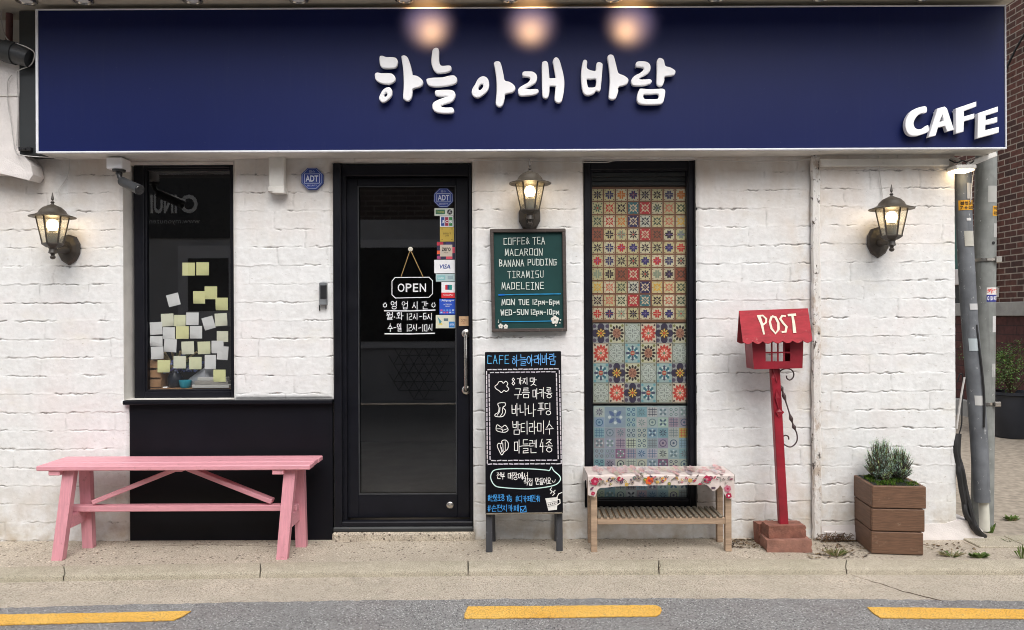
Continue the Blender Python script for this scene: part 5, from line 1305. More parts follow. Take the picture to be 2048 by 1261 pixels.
t = thing('flower_vase', 'dark glass vase with dried stalks and blue flowers inside the window', 'vase', (wx(352, .21), .21, ZSh))
m = MB(); vc = Vector((wx(350, .21), .21, ZSh)); m.lathe(vc, [(.030, 0), (.042, .02), (.044, .06), (.030, .09), (.034, .10)], 16); m.build('vase_body', M['pot'], t, smooth=True)
m = MB()
for i in range(16):
    a = rnd.uniform(-.9, .9); b = rnd.uniform(-.4, .4); L = rnd.uniform(.10, .2); cc = rnd.choice([srgb(190, 170, 130), srgb(160, 140, 100), srgb(120, 130, 80)])
    e_ = vc + Vector((math.sin(a) * L, b * .1, .09 + math.cos(a) * L)); m.tube([vc + Vector((0, 0, .09)), (vc + e_) / 2 + Vector((0, 0, .06)), e_], [.002, .004, .007], 5, cc)
m.build('dried_stalk', M['attr'], t)
m = MB()
for i in range(60):
    p = vc + Vector((rnd.gauss(.03, .055), rnd.uniform(-.04, .05), .10 + abs(rnd.gauss(0, .035)))); cc = rnd.choice([srgb(96, 110, 170), srgb(120, 110, 160), srgb(150, 160, 190), srgb(70, 110, 90), srgb(80, 90, 140)])
    for k in range(5): 
        q = p + Vector((rnd.uniform(-.009, .009), rnd.uniform(-.009, .009), rnd.uniform(-.009, .009))); m.disc(q, rnd.uniform(.005, .010), 6, cc, Vector((rnd.uniform(.6, 1), rnd.uniform(-.5, .5), 0)).normalized(), Vector((0, rnd.uniform(-.5, .5), 1)).normalized())
m.build('flower_head', M['attr'], t, fix=False)
m = MB(); c_ = Vector((wx(370, .165), .165, ZSh)); m.lathe(c_, [(.022, 0), (.03, .008), (.036, .045), (.033, .047), (.026, .012)], 18, srgb(40, 150, 170)); tag(m.build('cup', M['attr'], smooth=True), 'small turquoise cup below the blue flowers in the window', 'cup')
m = MB(); m.tube([P(386, 768, .24), P(408, 757, .22), P(424, 748, .20)], [.040, .052, .056], 18, srgb(170, 172, 178)); tag(m.build('paper_cone', M['attr'], smooth=True), 'pale grey paper cone lying beside the blue flowers in the window', 'paper cone')
for i in range(3):
    m = MB(); m.box((wx(382 + i * 5, .13), .135 + .004 * i, ZSh + .001 + i * .0215), (wx(457 - i * 3, .13), .19, ZSh + .0215 + i * .0215), srgb(188, 186, 182) if i != 1 else srgb(150, 146, 140), bev=.002)
    tag(m.build('packet', M['attr']), ['bottom flat white packet in the pile at the window corner', 'grey flat packet in the middle of the pile at the window corner', 'top flat white packet in the pile at the window corner'][i], 'packet', 'packets piled in the window')
# ================================================================== pink bench
t = thing('garden_bench', 'long pink painted wooden bench with splayed legs and diagonal braces', 'bench', (-1.82, -.2, 0))
XL, XR_ = -2.55, -1.085; ZB = .502; YB0, YB1 = -.335, -.055
for i in range(3):
    w_ = (YB1 - YB0) / 3; m = MB(); m.box((XL + .004 * (i % 2), YB0 + i * w_ + .001, ZB - .026), (XR_ - .003 * (i % 2), YB0 + (i + 1) * w_ - .003, ZB + .0015 * (i % 2)), bev=.004); m.build('seat_board', M['pink'], t)
for x, xo in ((-2.435, 0), (-1.235, 0)):
    for sgn in (0, 1):
        p = Vector(((x + (.034 if x < -2 else .030)) if not sgn else x + .035, -.27 if not sgn else -.13, ZB - .026)); q = Vector((x if not sgn else x + (.045 if x < -2 else .043), -.325 if not sgn else -.115, 0))
        # tapered plank leg, cut level at both ends
        m = MB(); w0, w1, d0 = .0315, .029, .019
        vs = []
        for (pt, w_) in ((q, w1), (p, w0)):
            vs += [(pt.x - w_, pt.y - d0, pt.z), (pt.x + w_, pt.y - d0, pt.z), (pt.x + w_, pt.y + d0, pt.z), (pt.x - w_, pt.y + d0, pt.z)]
        m.add(vs, [(3, 2, 1, 0), (4, 5, 6, 7), (0, 1, 5, 4), (1, 2, 6, 5), (2, 3, 7, 6), (3, 0, 4, 7)]); m.build('leg', M['pink_leg'], t)
    m = MB(); m.box((x - .055, -.325, ZB - .0525), (x + .006, -.06, ZB - .0265), bev=.003); m.build('cleat', M['pink'], t)
    m = MB(); m.box((x + .005, -.275, .155), (x + .04, -.10, .225), bev=.003); m.build('cross_rail', M['pink'], t)
m = MB(); m.box((-2.46, -.215, .2255), (-1.19, -.165, .258), bev=.003); m.build('stretcher', M['pink'], t)
m = MB(); m.beam((-2.32, -.19, .275), (-1.845, -.19, .463), .05, .026, (0, 0, 1)); m.build('brace', M['pink'], t)
m = MB(); m.beam((-1.33, -.19, .275), (-1.80, -.19, .463), .05, .026, (0, 0, 1)); m.build('brace', M['pink'], t)
m = MB(); m.box((-1.87, -.225, .446), (-1.815, -.155, .4755), bev=.003); m.build('brace_block', M['pink'], t)

# ================================================================== slatted wooden stand with flowered oilcloth
t = thing('slatted_stand', 'low weathered pine stand with a slatted lower shelf under flowered oilcloth', 'wooden stand', (wx(1320, -.15), -.15, 0))
lx = [wx(1186, -.23), wx(1454, -.23)]; ztop = .418
for x in lx:
    for y in (-.225, -.06):
        m = MB(); m.box((x - .017, y - .017, 0), (x + .017, y + .017, ztop - .012), bev=.002); m.build('leg', M['pine'], t)
m = MB(); m.box((lx[0] - .03, -.25, ztop - .012), (lx[1] + .02, -.035, ztop + .004), bev=.002); m.build('top_board', M['pine'], t)
for y in (-.225, -.06): 
    m = MB(); m.box((lx[0] + .0175, y - .012, .150), (lx[1] - .0175, y + .012, .186), bev=.002); m.build('rail', M['pine'], t)
    m = MB(); m.box((lx[0] + .0175, y - .010, ztop - .055), (lx[1] - .0175, y + .010, ztop - .013), bev=.002); m.build('rail', M['pine'], t)
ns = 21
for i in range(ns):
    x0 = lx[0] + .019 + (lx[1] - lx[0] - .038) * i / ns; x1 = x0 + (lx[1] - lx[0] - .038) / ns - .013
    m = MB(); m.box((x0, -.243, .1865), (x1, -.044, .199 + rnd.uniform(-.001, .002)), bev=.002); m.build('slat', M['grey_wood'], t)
# oilcloth
m = MB(); X0, X1 = lx[0] - .036, lx[1] + .028; nx_ = 60
def hem(u):
    px = 1176 + u * (1463 - 1176); k = [(1176, 990), (1192, 994), (1196, 976), (1260, 972), (1350, 971), (1408, 970), (1414, 976), (1421, 984), (1430, 977), (1436, 969), (1443, 990), (1450, 1000), (1463, 997)]
    for (a, b), (c, d_) in zip(k[:-1], k[1:]):
        if a <= px <= c: return b + (d_ - b) * (px - a) / (c - a)
    return 990
rows = []
for i in range(nx_ + 1):
    u = i / nx_; x = X0 + (X1 - X0) * u; zh = wz(1320, hem(u), -.265); wv = .004 * math.sin(u * 23) + .003 * math.sin(u * 51 + 1)
    col = [Vector((x, -.030, ztop - .02)), Vector((x, -.028, ztop + .0075))]
    for j in range(5): col.append(Vector((x, -.05 - .19 * j / 4, ztop + .008 + .0015 * math.sin(u * 40 + j * 2))))
    col += [Vector((x, -.252, ztop + .006)), Vector((x, -.258, ztop)), ]
    for j in range(1, 6): f_ = j / 5; col.append(Vector((x, -.259 - wv * f_ - .004 * f_, ztop + (zh - ztop) * f_)))
    rows.append(col)
L_ = len(rows[0]); base = srgb(205, 192, 186)
m.add([p for r in rows for p in r], [(i * L_ + j, (i + 1) * L_ + j, (i + 1) * L_ + j + 1, i * L_ + j + 1) for i in range(nx_) for j in range(L_ - 1)], base)
for side, sx in ((0, -.002), (nx_, .002)):
    r = rows[side]; o_ = len(m.v)
    a = [p + Vector((sx, 0, 0)) for p in r[1:9]]; b = [Vector((p.x + sx * 2, p.y, p.z - (.055 + .02 * math.sin(k)))) for k, p in enumerate(a)]
    m.add(a + b, [(k, k + 1, k + 9, k + 8) for k in range(7)], base)
def cl_pt(px, py, lv): 
    u = min(1, max(0, (px - 1176) / (1463 - 1176))); wv = .004 * math.sin(u * 23) + .003 * math.sin(u * 51 + 1)
    zt = wz(1320, py, -.262); f_ = min(1, max(0, (ztop - zt) / .1)); x = X0 + (X1 - X0) * u
    return Vector((x, -.2605 - max(wv, 0) * 1.0 - .0055 - lv * .0004, zt))
def cl_top(px, v, lv): 
    u = (px - 1176) / (1463 - 1176); return Vector((X0 + (X1 - X0) * u, -.05 - .19 * v, ztop + .0105 + lv * .0004))
def motif(kind_, cx, cy, r, col, col2, pt=cl_pt, sy=1.0):
    if kind_ == 'f':
        for k in range(6):
            a = k * math.pi / 3 + .3; x, y = cx + math.cos(a) * r * .6, cy + math.sin(a) * r * .6 * sy
            m.poly([pt(x + math.cos(q * .785) * r * .42, y + math.sin(q * .785) * r * .42 * sy, 1 + k * .3) for q in range(8)], col)
        m.poly([pt(cx + math.cos(q * .785) * r * .32, cy + math.sin(q * .785) * r * .32 * sy, 3.5) for q in range(8)], col2)
    elif kind_ == 'l':
        a = rnd.uniform(-1, 1); ca, sa = math.cos(a), math.sin(a)
        m.poly([pt(cx + (u * ca - v * sa) * r, cy + (u * sa + v * ca) * r * sy, 1) for u, v in ((-1, 0), (-.4, -.42), (.4, -.36), (1, 0), (.4, .36), (-.4, .42))], col)
        m.poly([pt(cx + (u * ca - v * sa) * r, cy + (u * sa + v * ca) * r * sy, 2) for u, v in ((-.8, 0), (0, -.1), (.8, 0), (0, .1))], col2)
    elif kind_ == 's':
        for k in range(9):
            a = k * .62; rr = r * (1 - k / 12); x, y = cx + math.cos(a) * rr * .7, cy + math.sin(a) * rr * .7 * sy
            m.poly([pt(x + math.cos(q * 1.05) * r * .22, y + math.sin(q * 1.05) * r * .22 * sy, 1 + k * .2) for q in range(6)], col if k % 3 else col2)
CR, OR, YE, PU, GR, GN, PK, TE = srgb(170, 36, 72), srgb(214, 92, 40), srgb(204, 164, 70), srgb(74, 52, 80), srgb(150, 138, 124), srgb(116, 124, 70), srgb(190, 110, 130), srgb(96, 110, 110)
seq = 'f s l s f l l s f l s f l s l f s l f s l'.split()
pal2 = [(PU, GR), (GR, TE), (GN, YE), (TE, GR), (srgb(120, 60, 80), PK), (YE, GR), (CR, PK), (GR, PU), (srgb(90, 80, 84), GR)]
pal3 = [(srgb(206, 176, 178), srgb(190, 160, 160)), (srgb(196, 188, 170), srgb(180, 170, 150)), (srgb(186, 174, 176), srgb(170, 150, 160)), (srgb(200, 150, 150), srgb(200, 180, 170))]  # paler print for the cloth top, its glossy sheen put into the colours
pal = [(CR, PK), (GN, YE), (PU, GR), (CR, W_), (GR, TE), (OR, CR), (YE, OR), (PK, CR), (TE, GN)]
for i in range(74):
    cx = 1180 + i * 3.78; motif(rnd.choice('fslls'), cx + rnd.uniform(-2, 2), rnd.uniform(952, 969), rnd.uniform(2.8, 4.8), *rnd.choice(pal2))
motif('f', 1296, 961, 8.5, OR, CR); motif('s', 1238, 957, 8, CR, CR); motif('f', 1409, 959, 8, CR, PK); motif('s', 1323, 958, 7.5, YE, OR); motif('f', 1190, 962, 8.5, CR, PK); motif('s', 1219, 958, 7.5, PU, GR); motif('f', 1449, 978, 7, PK, CR); motif('f', 1451, 992, 6, CR, W_); motif('l', 1421, 976, 5, PU, GR); motif('l', 1184, 976, 5, PU, PK); motif('f', 1186, 986, 4, CR, PK)
for i in range(120): motif(rnd.choice('fsl'), rnd.uniform(1182, 1457), rnd.uniform(.03, .97), rnd.uniform(4, 6.5), *rnd.choice(pal3), pt=cl_top, sy=.06)
tag(m.build('oilcloth', M['cloth'], fix=False), 'flowered oilcloth in white, red and orange draped over the pine stand', 'tablecloth')

# ================================================================== red post box on its post
Yp = -.17
t = thing('post_box', 'red metal post box shaped like a small house, on a leaning red post', 'post box', G(1567, 1060, .12))
yf, yb = -.235, -.105
def pq(px, py, y): return P(px, py, y)
fl = [pq(1503.5, 690, yf), pq(1607, 687, yf), pq(1605, 737, yf), pq(1508, 739, yf)]      # front: tl tr br bl
zc = lambda p, q: None
m = MB(); th_ = .004
def panel_with_window(y, tl, tr, br, bl, x0, x1, z0, z1, bars):
    # four strips round the opening, then the glazing bars
    m.add([Vector((tl.x, y, tl.z)), Vector((tr.x, y, tr.z)), Vector((br.x, y, br.z)), Vector((bl.x, y, bl.z)), Vector((x0, y, z1)), Vector((x1, y, z1)), Vector((x1, y, z0)), Vector((x0, y, z0))],
          [(0, 4, 5, 1), (1, 5, 6, 2), (2, 6, 7, 3), (3, 7, 4, 0)])
wx0, wx1 = wx(1531, yf), wx(1580, yf); wz1_, wz0_ = wz(1555, 684, yf), wz(1555, 723, yf)
tl, tr, br, bl_ = [Vector((p.x, 0, p.z)) for p in fl]; tl.z = tr.z = wz(1555, 680, yf)
panel_with_window(yf, tl, tr, br, bl_, wx0, wx1, wz0_, wz1_, True); panel_with_window(yb, tl, tr, br, bl_, wx0 + .006, wx1 + .008, wz0_ - .012, wz1_ + .01, False)
for a_, b_ in ((tl, bl_), (br, tr)): m.quad((a_.x, yf, a_.z), (b_.x, yf, b_.z), (b_.x, yb, b_.z), (a_.x, yb, a_.z))
m.quad((bl_.x, yf, bl_.z), (br.x, yf, br.z), (br.x, yb, br.z), (bl_.x, yb, bl_.z))
for x in (tl.x, tr.x): pass
rid = wz(1547, 620.5, -.17)
box_ = m.build('house_body', M['red'], t)
m = MB(); cw = (wx1 - wx0) / 4
for i in (1, 2, 3): m.box((wx0 + cw * i - .0042, yf - .001, wz0_), (wx0 + cw * i + .0042, yf + .003, wz1_))
zm = (wz0_ + wz(1555, 688, yf)) / 2; m.box((wx0, yf - .0018, zm - .0042), (wx1, yf + .0022, zm + .0042))
m.build('window_bar', M['red'], t)
# roof: two slopes with scalloped eaves
def slope(ye, ridge_y, pxl, pxr, pel, per, mat, nm, ysc):
    m = MB(); R0, R1 = P(pxl, 622.5, ridge_y), P(pxr, 617.5, ridge_y); E0, E1 = P(pel, 684, ye), P(per, 680.5, ye)
    top_ = [R0, R1]; bot = []; n = 7
    for k in range(n):
        for j in range(8):
            s = (k + j / 8) / n; d_ = math.sin(j / 8 * math.pi) * ysc
            p = E1.lerp(E0, s); dirn = (E0 - R0).normalized(); bot.append(p + dirn * d_)
    bot.append(E0)
    pts = top_ + bot; nrm = (R1 - R0).cross(E0 - R0).normalized()
    m.prism(pts, .003, None, nrm); return m.build(nm, mat, t)
rf = slope(-.290, -.17, 1478, 1616, 1485.7, 1625, M['red_roof'], 'roof', .016)
slope(-.05, -.1695, 1478, 1616, 1474, 1610, M['red'], 'roof', .014)
# POST on the front slope
R0, R1, E0, E1 = P(1478, 622.5, -.17), P(1616, 617.5, -.17), P(1485.7, 684, -.29), P(1625, 680.5, -.29)
bp = Board(R0, R1, E1, E0, (0, 0, 100, 100)); m = MB(); cw_ = srgb(226, 214, 196)
def brush(pts, w0, w1, k=0):
    L = len(pts); lf, rt = [], []
    for i, (x, y) in enumerate(pts):
        a, b = pts[max(i - 1, 0)], pts[min(i + 1, L - 1)]; dx, dy = b[0] - a[0], (b[1] - a[1]) * .55; n_ = math.hypot(dx, dy) or 1
        w_ = w0 + (w1 - w0) * i / (L - 1); lf.append((x - dy / n_ * w_, y + dx / n_ * w_ * 1.8)); rt.append((x + dy / n_ * w_, y - dx / n_ * w_ * 1.8))
    for i in range(L - 1): m.poly([bp.at(*lf[i], .0038 + (k + i % 3) * .0001), bp.at(*lf[i + 1], .0038 + (k + i % 3) * .0001), bp.at(*rt[i + 1], .0038 + (k + i % 3) * .0001), bp.at(*rt[i], .0038 + (k + i % 3) * .0001)], cw_)
brush([(27, 18), (30, 45), (31.5, 80)], 2.6, 1.2); brush([(25, 20), (33, 19), (37.5, 30), (36.5, 42), (31, 50)], 1.6, 1.4, 3)
brush([(46, 22), (42, 40), (43, 62), (48, 78), (53, 66), (54, 45), (51, 26), (46, 22)], 1.6, 1.9, 6)
brush([(66, 24), (61, 22), (57.5, 32), (61, 46), (65, 58), (62.5, 74), (57, 74)], 1.7, 1.8, 9)
brush([(69, 21), (81, 20)], 2.0, 2.2, 12); brush([(75.5, 21), (76, 48), (75.5, 78)], 1.6, 2.4, 15)
m.build('lettering', M['chalk'], rf, fix=False)
m = MB(); p0, p1 = P(1549, 738, Yp), P(1566.5, 1052, Yp); m.beam(p1, p0, .048, .040, (0, 1, 0), bev=.003); m.build('post', M['red'], t)
m = MB()
for (c_, a, L, w_) in (((1552, 745), .12, .13, .020), ((1556, 800), .1, .12, .018), ((1559, 826), -.06, .055, .026), ((1546, 760), -.05, .10, .014)):
    o_ = P(c_[0], c_[1], Yp - .024); d_ = Vector((math.sin(a), 0, -math.cos(a))); s_ = Vector((d_.z, 0, -d_.x))
    pts = [o_ - d_ * L * .5, o_ - d_ * L * .1 + s_ * w_ * .9 + Vector((0, -.008, 0)), o_ + d_ * L * .5, o_ - d_ * L * .1 - s_ * w_ * .9 + Vector((0, -.008, 0))]
    m.prism(pts, .003)
m.build('leaf_ornament', M['red'], t)
z7 = lambda x, y: P(1450 + x / 4.205, 600 + y / 4.205, Yp - .01)
def spline3(pts, n=6):
    out = []
    for i in range(len(pts) - 1):
        p0, p1, p2, p3 = pts[max(i - 1, 0)], pts[i], pts[i + 1], pts[min(i + 2, len(pts) - 1)]
        for j in range(n):
            u = j / n; out.append(.5 * ((2 * p1) + (p2 - p0) * u + (2 * p0 - 5 * p1 + 4 * p2 - p3) * u * u + (3 * p1 - p0 - 3 * p2 + p3) * u ** 3))
    return out + [pts[-1]]
m = MB(); m.tube(spline3([z7(*q) for q in ((450, 625), (470, 595), (510, 580), (555, 588), (578, 620), (572, 655), (545, 675), (520, 660), (518, 638))]), .0038, 7); m.build('scroll', M['iron'], t, smooth=True)
m = MB(); sp = spline3([z7(*q) for q in ((450, 690), (468, 725), (492, 795), (525, 900), (556, 1000), (580, 1070), (605, 1130), (602, 1195), (555, 1237), (500, 1218), (478, 1170), (500, 1142), (530, 1148), (537, 1175))])
rs = [.0040] * len(sp)
for i in range(len(sp)):
    for q in (8, 13, 24, 30):
        rs[i] = max(rs[i], .0038 + .008 * math.exp(-((i - q) / 1.6) ** 2))
m.tube(sp, rs, 7); m.build('scroll', M['iron'], t, smooth=True)
# bricks at its foot
def clay(x0, x1, y0, y1, z0, z1, a, label, mt='terracotta'):
    m = MB(); c_ = Vector(((x0 + x1) / 2, (y0 + y1) / 2, 0)); Mx = Matrix.Translation(c_) @ Matrix.Rotation(math.radians(a), 4, 'Z')
    bm = bmesh.new(); bmesh.ops.create_cube(bm, size=1.0); bmesh.ops.subdivide_edges(bm, edges=list(bm.edges), cuts=5, use_grid_fill=True)
    for v in bm.verts:
        q = Vector((v.co.x * (x1 - x0), v.co.y * (y1 - y0), (z0 + z1) / 2 + v.co.z * (z1 - z0)))
        k = .5 - max(abs(v.co.x), 0); 
        edge = sum(1 for e_ in v.co if abs(abs(e_) - .5) < 1e-4) >= 2
        q += Vector((rnd.uniform(-1, 1), rnd.uniform(-1, 1), rnd.uniform(-.6, .6))) * (.003 if edge else .0012)
        if edge: q.x *= .988; q.y *= .985
        if z0 <= 0.001 and abs(v.co.z + .5) < 1e-4: q.z = z0
        v.co = Mx @ q
    bm.verts.index_update(); m.add([v.co for v in bm.verts], [tuple(v.index for v in f.verts) for f in bm.faces]); bm.free()
    return tag(m.build('clay_brick', M[mt], smooth=True), label, 'brick', 'bricks at the foot of the post box')
bx = wx(1571, -.2)
clay(bx - .125, bx + .118, -.262, -.12, .0, .066, -2, 'dusty pale clay brick lying on the pavement, lower front one under the post box', 'pale_clay')
clay(bx - .112, bx + .098, -.225, -.118, .068, .134, 3, 'red clay brick stacked on top, holding the foot of the post')
clay(bx - .13, bx - .02, -.112, -.045, .0, .115, 8, 'worn red clay brick standing behind the others at the post')
m = MB(); c_ = G(1607, 1100, .0); bm = bmesh.new(); bmesh.ops.create_icosphere(bm, subdivisions=2, radius=1)
for v in bm.verts: v.co = Vector((c_.x + v.co.x * .028 * rnd.uniform(.85, 1.1), c_.y + .01 + v.co.y * .02 * rnd.uniform(.85, 1.1), max(0, .012 + v.co.z * .014 * rnd.uniform(.8, 1.1))))
bm.verts.index_update(); m.add([v.co for v in bm.verts], [tuple(v.index for v in f.verts) for f in bm.faces]); bm.free()
tag(m.build('stone', M['stucco'], smooth=True), 'small pale pinkish stone beside the clay bricks', 'stone')

# ================================================================== wooden planter with conifer
pc = Vector((2.085, -.175, 0)); pa_ = math.radians(-6)
t = thing('wooden_planter', 'square brown plank planter in three tiers with grey-green conifer', 'planter', pc)
Mp = Matrix.Translation(pc) @ Matrix.Rotation(pa_, 4, 'Z')
for k in range(3):
    z0, z1 = .004 + k * .124, .004 + k * .124 + .119; hw, hd = .133 + .003 * k, .140 + .003 * k
    Mk = Mp @ Matrix.Translation((.003 * (k - 1), .002 * k, 0)) @ Matrix.Rotation(math.radians((k - 1) * .8), 4, 'Z')
    m = MB(); th = .020
    m.box((-hw, -hd, z0), (hw, -hd + th, z1), None, Mk, .004); m.box((-hw, hd - th, z0), (hw, hd, z1), None, Mk, .004)
    m.box((-hw, -hd + th, z0), (-hw + th, hd - th, z1), None, Mk, .003); m.box((hw - th, -hd + th, z0), (hw, hd - th, z1), None, Mk, .003)
    m.build('tier', M['planter'], t)
m = MB(); m.box((-.119, -.126, .01), (.119, .126, .37), None, Mp); m.build('liner', M['cable'], t)
m = MB()
for i in range(2600):
    x, y = rnd.uniform(-.116, .116), rnd.uniform(-.122, .122); h = .372 + .012 * math.sin(x * 40) * math.cos(y * 37); a = rnd.uniform(0, 6.28); L = rnd.uniform(.006, .016); w_ = .0022
    p = Vector((x, y, h - .004)); q = p + Vector((math.cos(a) * L * .6, math.sin(a) * L * .6, L)); s_ = Vector((-math.sin(a), math.cos(a), 0)) * w_
    m.add([Mp @ (p - s_), Mp @ (p + s_), Mp @ q], [(0, 1, 2)], rnd.choice([(.05, .12, .015), (.09, .17, .02), (.035, .08, .015), (.12, .15, .03)]))
mo = m.build('moss', M['moss'], fix=False); mo['kind'] = 'stuff'
t = thing('dwarf_conifer', 'bushy blue-green dwarf conifer with needle sprays in the wooden planter', 'conifer', pc + Vector((0, .01, .365)))
def conifer(n, cx, cz, rx, ry, rz, seed):
    r = random.Random(seed); m = MB(); b = MB(); base_ = pc + Vector((cx, .0, .37))
    for i in range(n):
        th_ = r.uniform(0, 6.28); el_ = r.uniform(-.25, 1.45); rr = r.uniform(.55, 1.0)
        tip = pc + Vector((cx + math.cos(th_) * math.cos(el_) * rx * rr, math.sin(th_) * math.cos(el_) * ry * rr, cz + math.sin(el_) * rz * rr))
        root = base_ + (tip - base_) * r.uniform(.25, .5); d_ = (tip - root); L = d_.length
        if L < .02: continue
        d_.normalize(); d_ = (d_ + Vector((0, 0, .12))).normalized()
        tone = r.uniform(.55, 1.25); hue = r.random()
        c0 = tuple(v * tone for v in ((.28, .41, .29) if hue < .45 else (.32, .45, .37) if hue < .75 else (.32, .41, .17)))
        b.tube([root, root + d_ * L * .8], [.0022, .0012], 4, cap=False)
        nn = int(L / .0042) + 8
        for k in range(nn):
            u = k / nn; p = root + d_ * L * u
            v = Vector((r.gauss(0, 1), r.gauss(0, 1), r.gauss(0, 1))); v = (v - d_ * v.dot(d_)).normalized()
            q = p + (v * .8 + d_ * .75) * r.uniform(.009, .017) * (1.15 - u * .6); s_ = v.cross(d_) * .0011
            cc = tuple(x * r.uniform(.8, 1.2) * (1 + .25 * u) for x in c0)
            m.add([p - s_, p + s_, q], [(0, 1, 2)], cc)
    return m, b
ma, ba = conifer(330, -.048, .455, .098, .090, .165, 3); mb_, bb = conifer(310, .066, .440, .088, .085, .145, 9); mc, bc = conifer(90, -.01, .45, .05, .06, .185, 5)
for a_ in (mb_, mc): ma.add(a_.v, a_.f); ma.c[-len(a_.f):] = a_.c
for a_ in (bb, bc): ba.add(a_.v, a_.f)
for cx in (-.04, .055, 0): ba.tube([pc + Vector((cx * .6, 0, .366)), pc + Vector((cx, 0, .43)), pc + Vector((cx, 0, .52))], [.008, .006, .002], 6)
ma.build('crown', M['foliage_blue'], t, fix=False); ba.build('stem', M['bark'], t)

# ================================================================== poles, ducts and cables at the corner
def rod(pts, mat, name, label, cat, n=20, group=None):
    m = MB(); m.tube([P(px, py, y) for px, py, y, r in pts], [r for *_, r in pts], n); return tag(m.build(name, mat, smooth=True), label, cat, group)
t = thing('utility_pole', 'upright grey concrete pole with stickers standing behind the leaning duct', 'utility pole', (2.80, .13, 0))
ptop, pbot = P(1972, 318, .13), P(1964, 1068, .13); ptop = pbot + (ptop - pbot) * 2.4; pbot.z = -.02
m = MB(); m.tube([pbot, ptop], [.060, .054], 28); m.build('shaft', M['pole'], t, smooth=True)
def pole_at(py, y=.13):
    a, b = P(1964, 1068, .13), P(1972, 318, .13); z = wz(1968, py, y); return a + (b - a) * ((z - a.z) / (b.z - a.z))
def band(mb, c, r, h): mb.lathe(c, [(r, -h / 2), (r + .004, -h / 2), (r + .004, h / 2), (r, h / 2)], 28)
m = MB(); band(m, pole_at(521), .061, .018); m.box(pole_at(521) + Vector((.018, -.075, -.018)), pole_at(521) + Vector((.055, -.058, .018)), bev=.003); m.box(pole_at(521) + Vector((-.03, -.069, -.006)), pole_at(521) + Vector((.02, -.060, .006))); band(m, pole_at(806), .062, .016); m.box(pole_at(806) + Vector((.02, -.076, -.014)), pole_at(806) + Vector((.058, -.060, .014)), bev=.003); m.build('clamp', M['steel'], t)
m = MB(); m.lathe(pole_at(488) + Vector((.012, -.056, 0)), [(.009, 0), (.009, .004), (.0075, .0045)], 12, axis=(0, -1, 0)); m.build('bolt_hole', M['cable'], t)
def cyl_label(name, label, cen, r, x0, x1, z0, z1, bgc, draw=None, cat='sticker', group=None):
    """paper wrapped on a round pole: x measured across the front of the pole"""
    m = MB(); n = 10; r1 = r + .0012
    def at(x, z, k=0):
        a = math.asin(max(-.99, min(.99, x / r1))); rr = r1 + k * .0005; c_ = cen(z)
        return Vector((c_.x + math.sin(a) * rr, c_.y - math.cos(a) * rr, z))
    for i in range(n):
        xa, xb = x0 + (x1 - x0) * i / n, x0 + (x1 - x0) * (i + 1) / n; m.quad(at(xa, z0), at(xb, z0), at(xb, z1), at(xa, z1), bgc)
    if draw: draw(m, at)
    return tag(m.build(name, M['attr'], fix=False), label, cat, group)
def wrap_text(m, at, s, x0, x1, z0, z1, col, k=2, bold=.0):
    vs, fs = glyphs(s, bold)
    xs, ys = [v.x for v in vs], [v.y for v in vs]; a, b, c, d_ = min(xs), max(xs), min(ys), max(ys)
    m.add([at(x0 + (v.x - a) / (b - a) * (x1 - x0), z0 + (v.y - c) / (d_ - c) * (z1 - z0), k) for v in vs], fs, col)
pcen = lambda z: P(1964, 1068, .13) + (P(1972, 318, .13) - P(1964, 1068, .13)) * ((z - P(1964, 1068, .13).z) / (P(1972, 318, .13).z - P(1964, 1068, .13).z))
zz = lambda py: wz(1968, py, .075)
def d(m, at):
    z0, z1 = zz(604), zz(590); n = 6
    for i in range(n): xa, xb = -.022 + .070 * i / n, -.022 + .070 * (i + 1) / n; m.quad(at(xa, z0, 1), at(xb, z0, 1), at(xb, z1, 1), at(xa, z1, 1), srgb(36, 44, 130))
    wrap_text(m, at, '카드', -.020, .046, zz(587.5), zz(577.5), srgb(214, 60, 40), 2, .03); wrap_text(m, at, '010-908', -.019, .046, zz(601.5), zz(592.5), srgb(225, 225, 235), 2, .02)
cyl_label('flyer_sticker', 'white and navy flyer sticker with red Korean letters and a phone number', pcen, .0575, -.022, .048, zz(604), zz(575.5), srgb(222, 218, 214), d, group='stickers on the poles')
YEL = srgb(206, 150, 30); INKB = srgb(50, 36, 20)
def d(m, at): wrap_text(m, at, '주의', .012, .044, zz(421), zz(414), INKB, 2, .02); wrap_text(m, at, '위험', .012, .044, zz(430), zz(423), INKB, 2, .02)
cyl_label('warning_sticker', 'narrow yellow warning sticker on the upright concrete pole', pcen, .0575, .006, .050, zz(432), zz(412), YEL, d, group='stickers on the poles')
for (a_, b_, c_, d_, lb, cc) in ((-.02, .035, 405, 372, 'torn pale paper remnant near the top of the concrete pole', srgb(170, 170, 166)), (.015, .048, 475, 447, 'torn pale paper strip above the bolt hole on the concrete pole', srgb(168, 168, 166)), (.014, .046, 665, 633, 'white rectangular paper below the phone number flyer', srgb(196, 196, 196)), (.014, .044, 755, 728, 'white rectangular paper lowest on the concrete pole', srgb(188, 188, 186))):
    cyl_label('paper_sticker', lb, pcen, .0575, a_, b_, zz(c_), zz(d_), cc, group='stickers on the poles')
dpts = [(1925, 335, .02, .044), (1927, 420, .015, .044), (1932, 520, .01, .0435), (1939, 640, .0, .0435), (1949, 760, -.005, .0445), (1957, 860, -.01, .046), (1964, 1003, -.015, .043)]
t = thing('cable_duct', 'leaning grey cable duct with torn stickers, cut off above the ground', 'cable duct', P(1964, 1003, -.015))
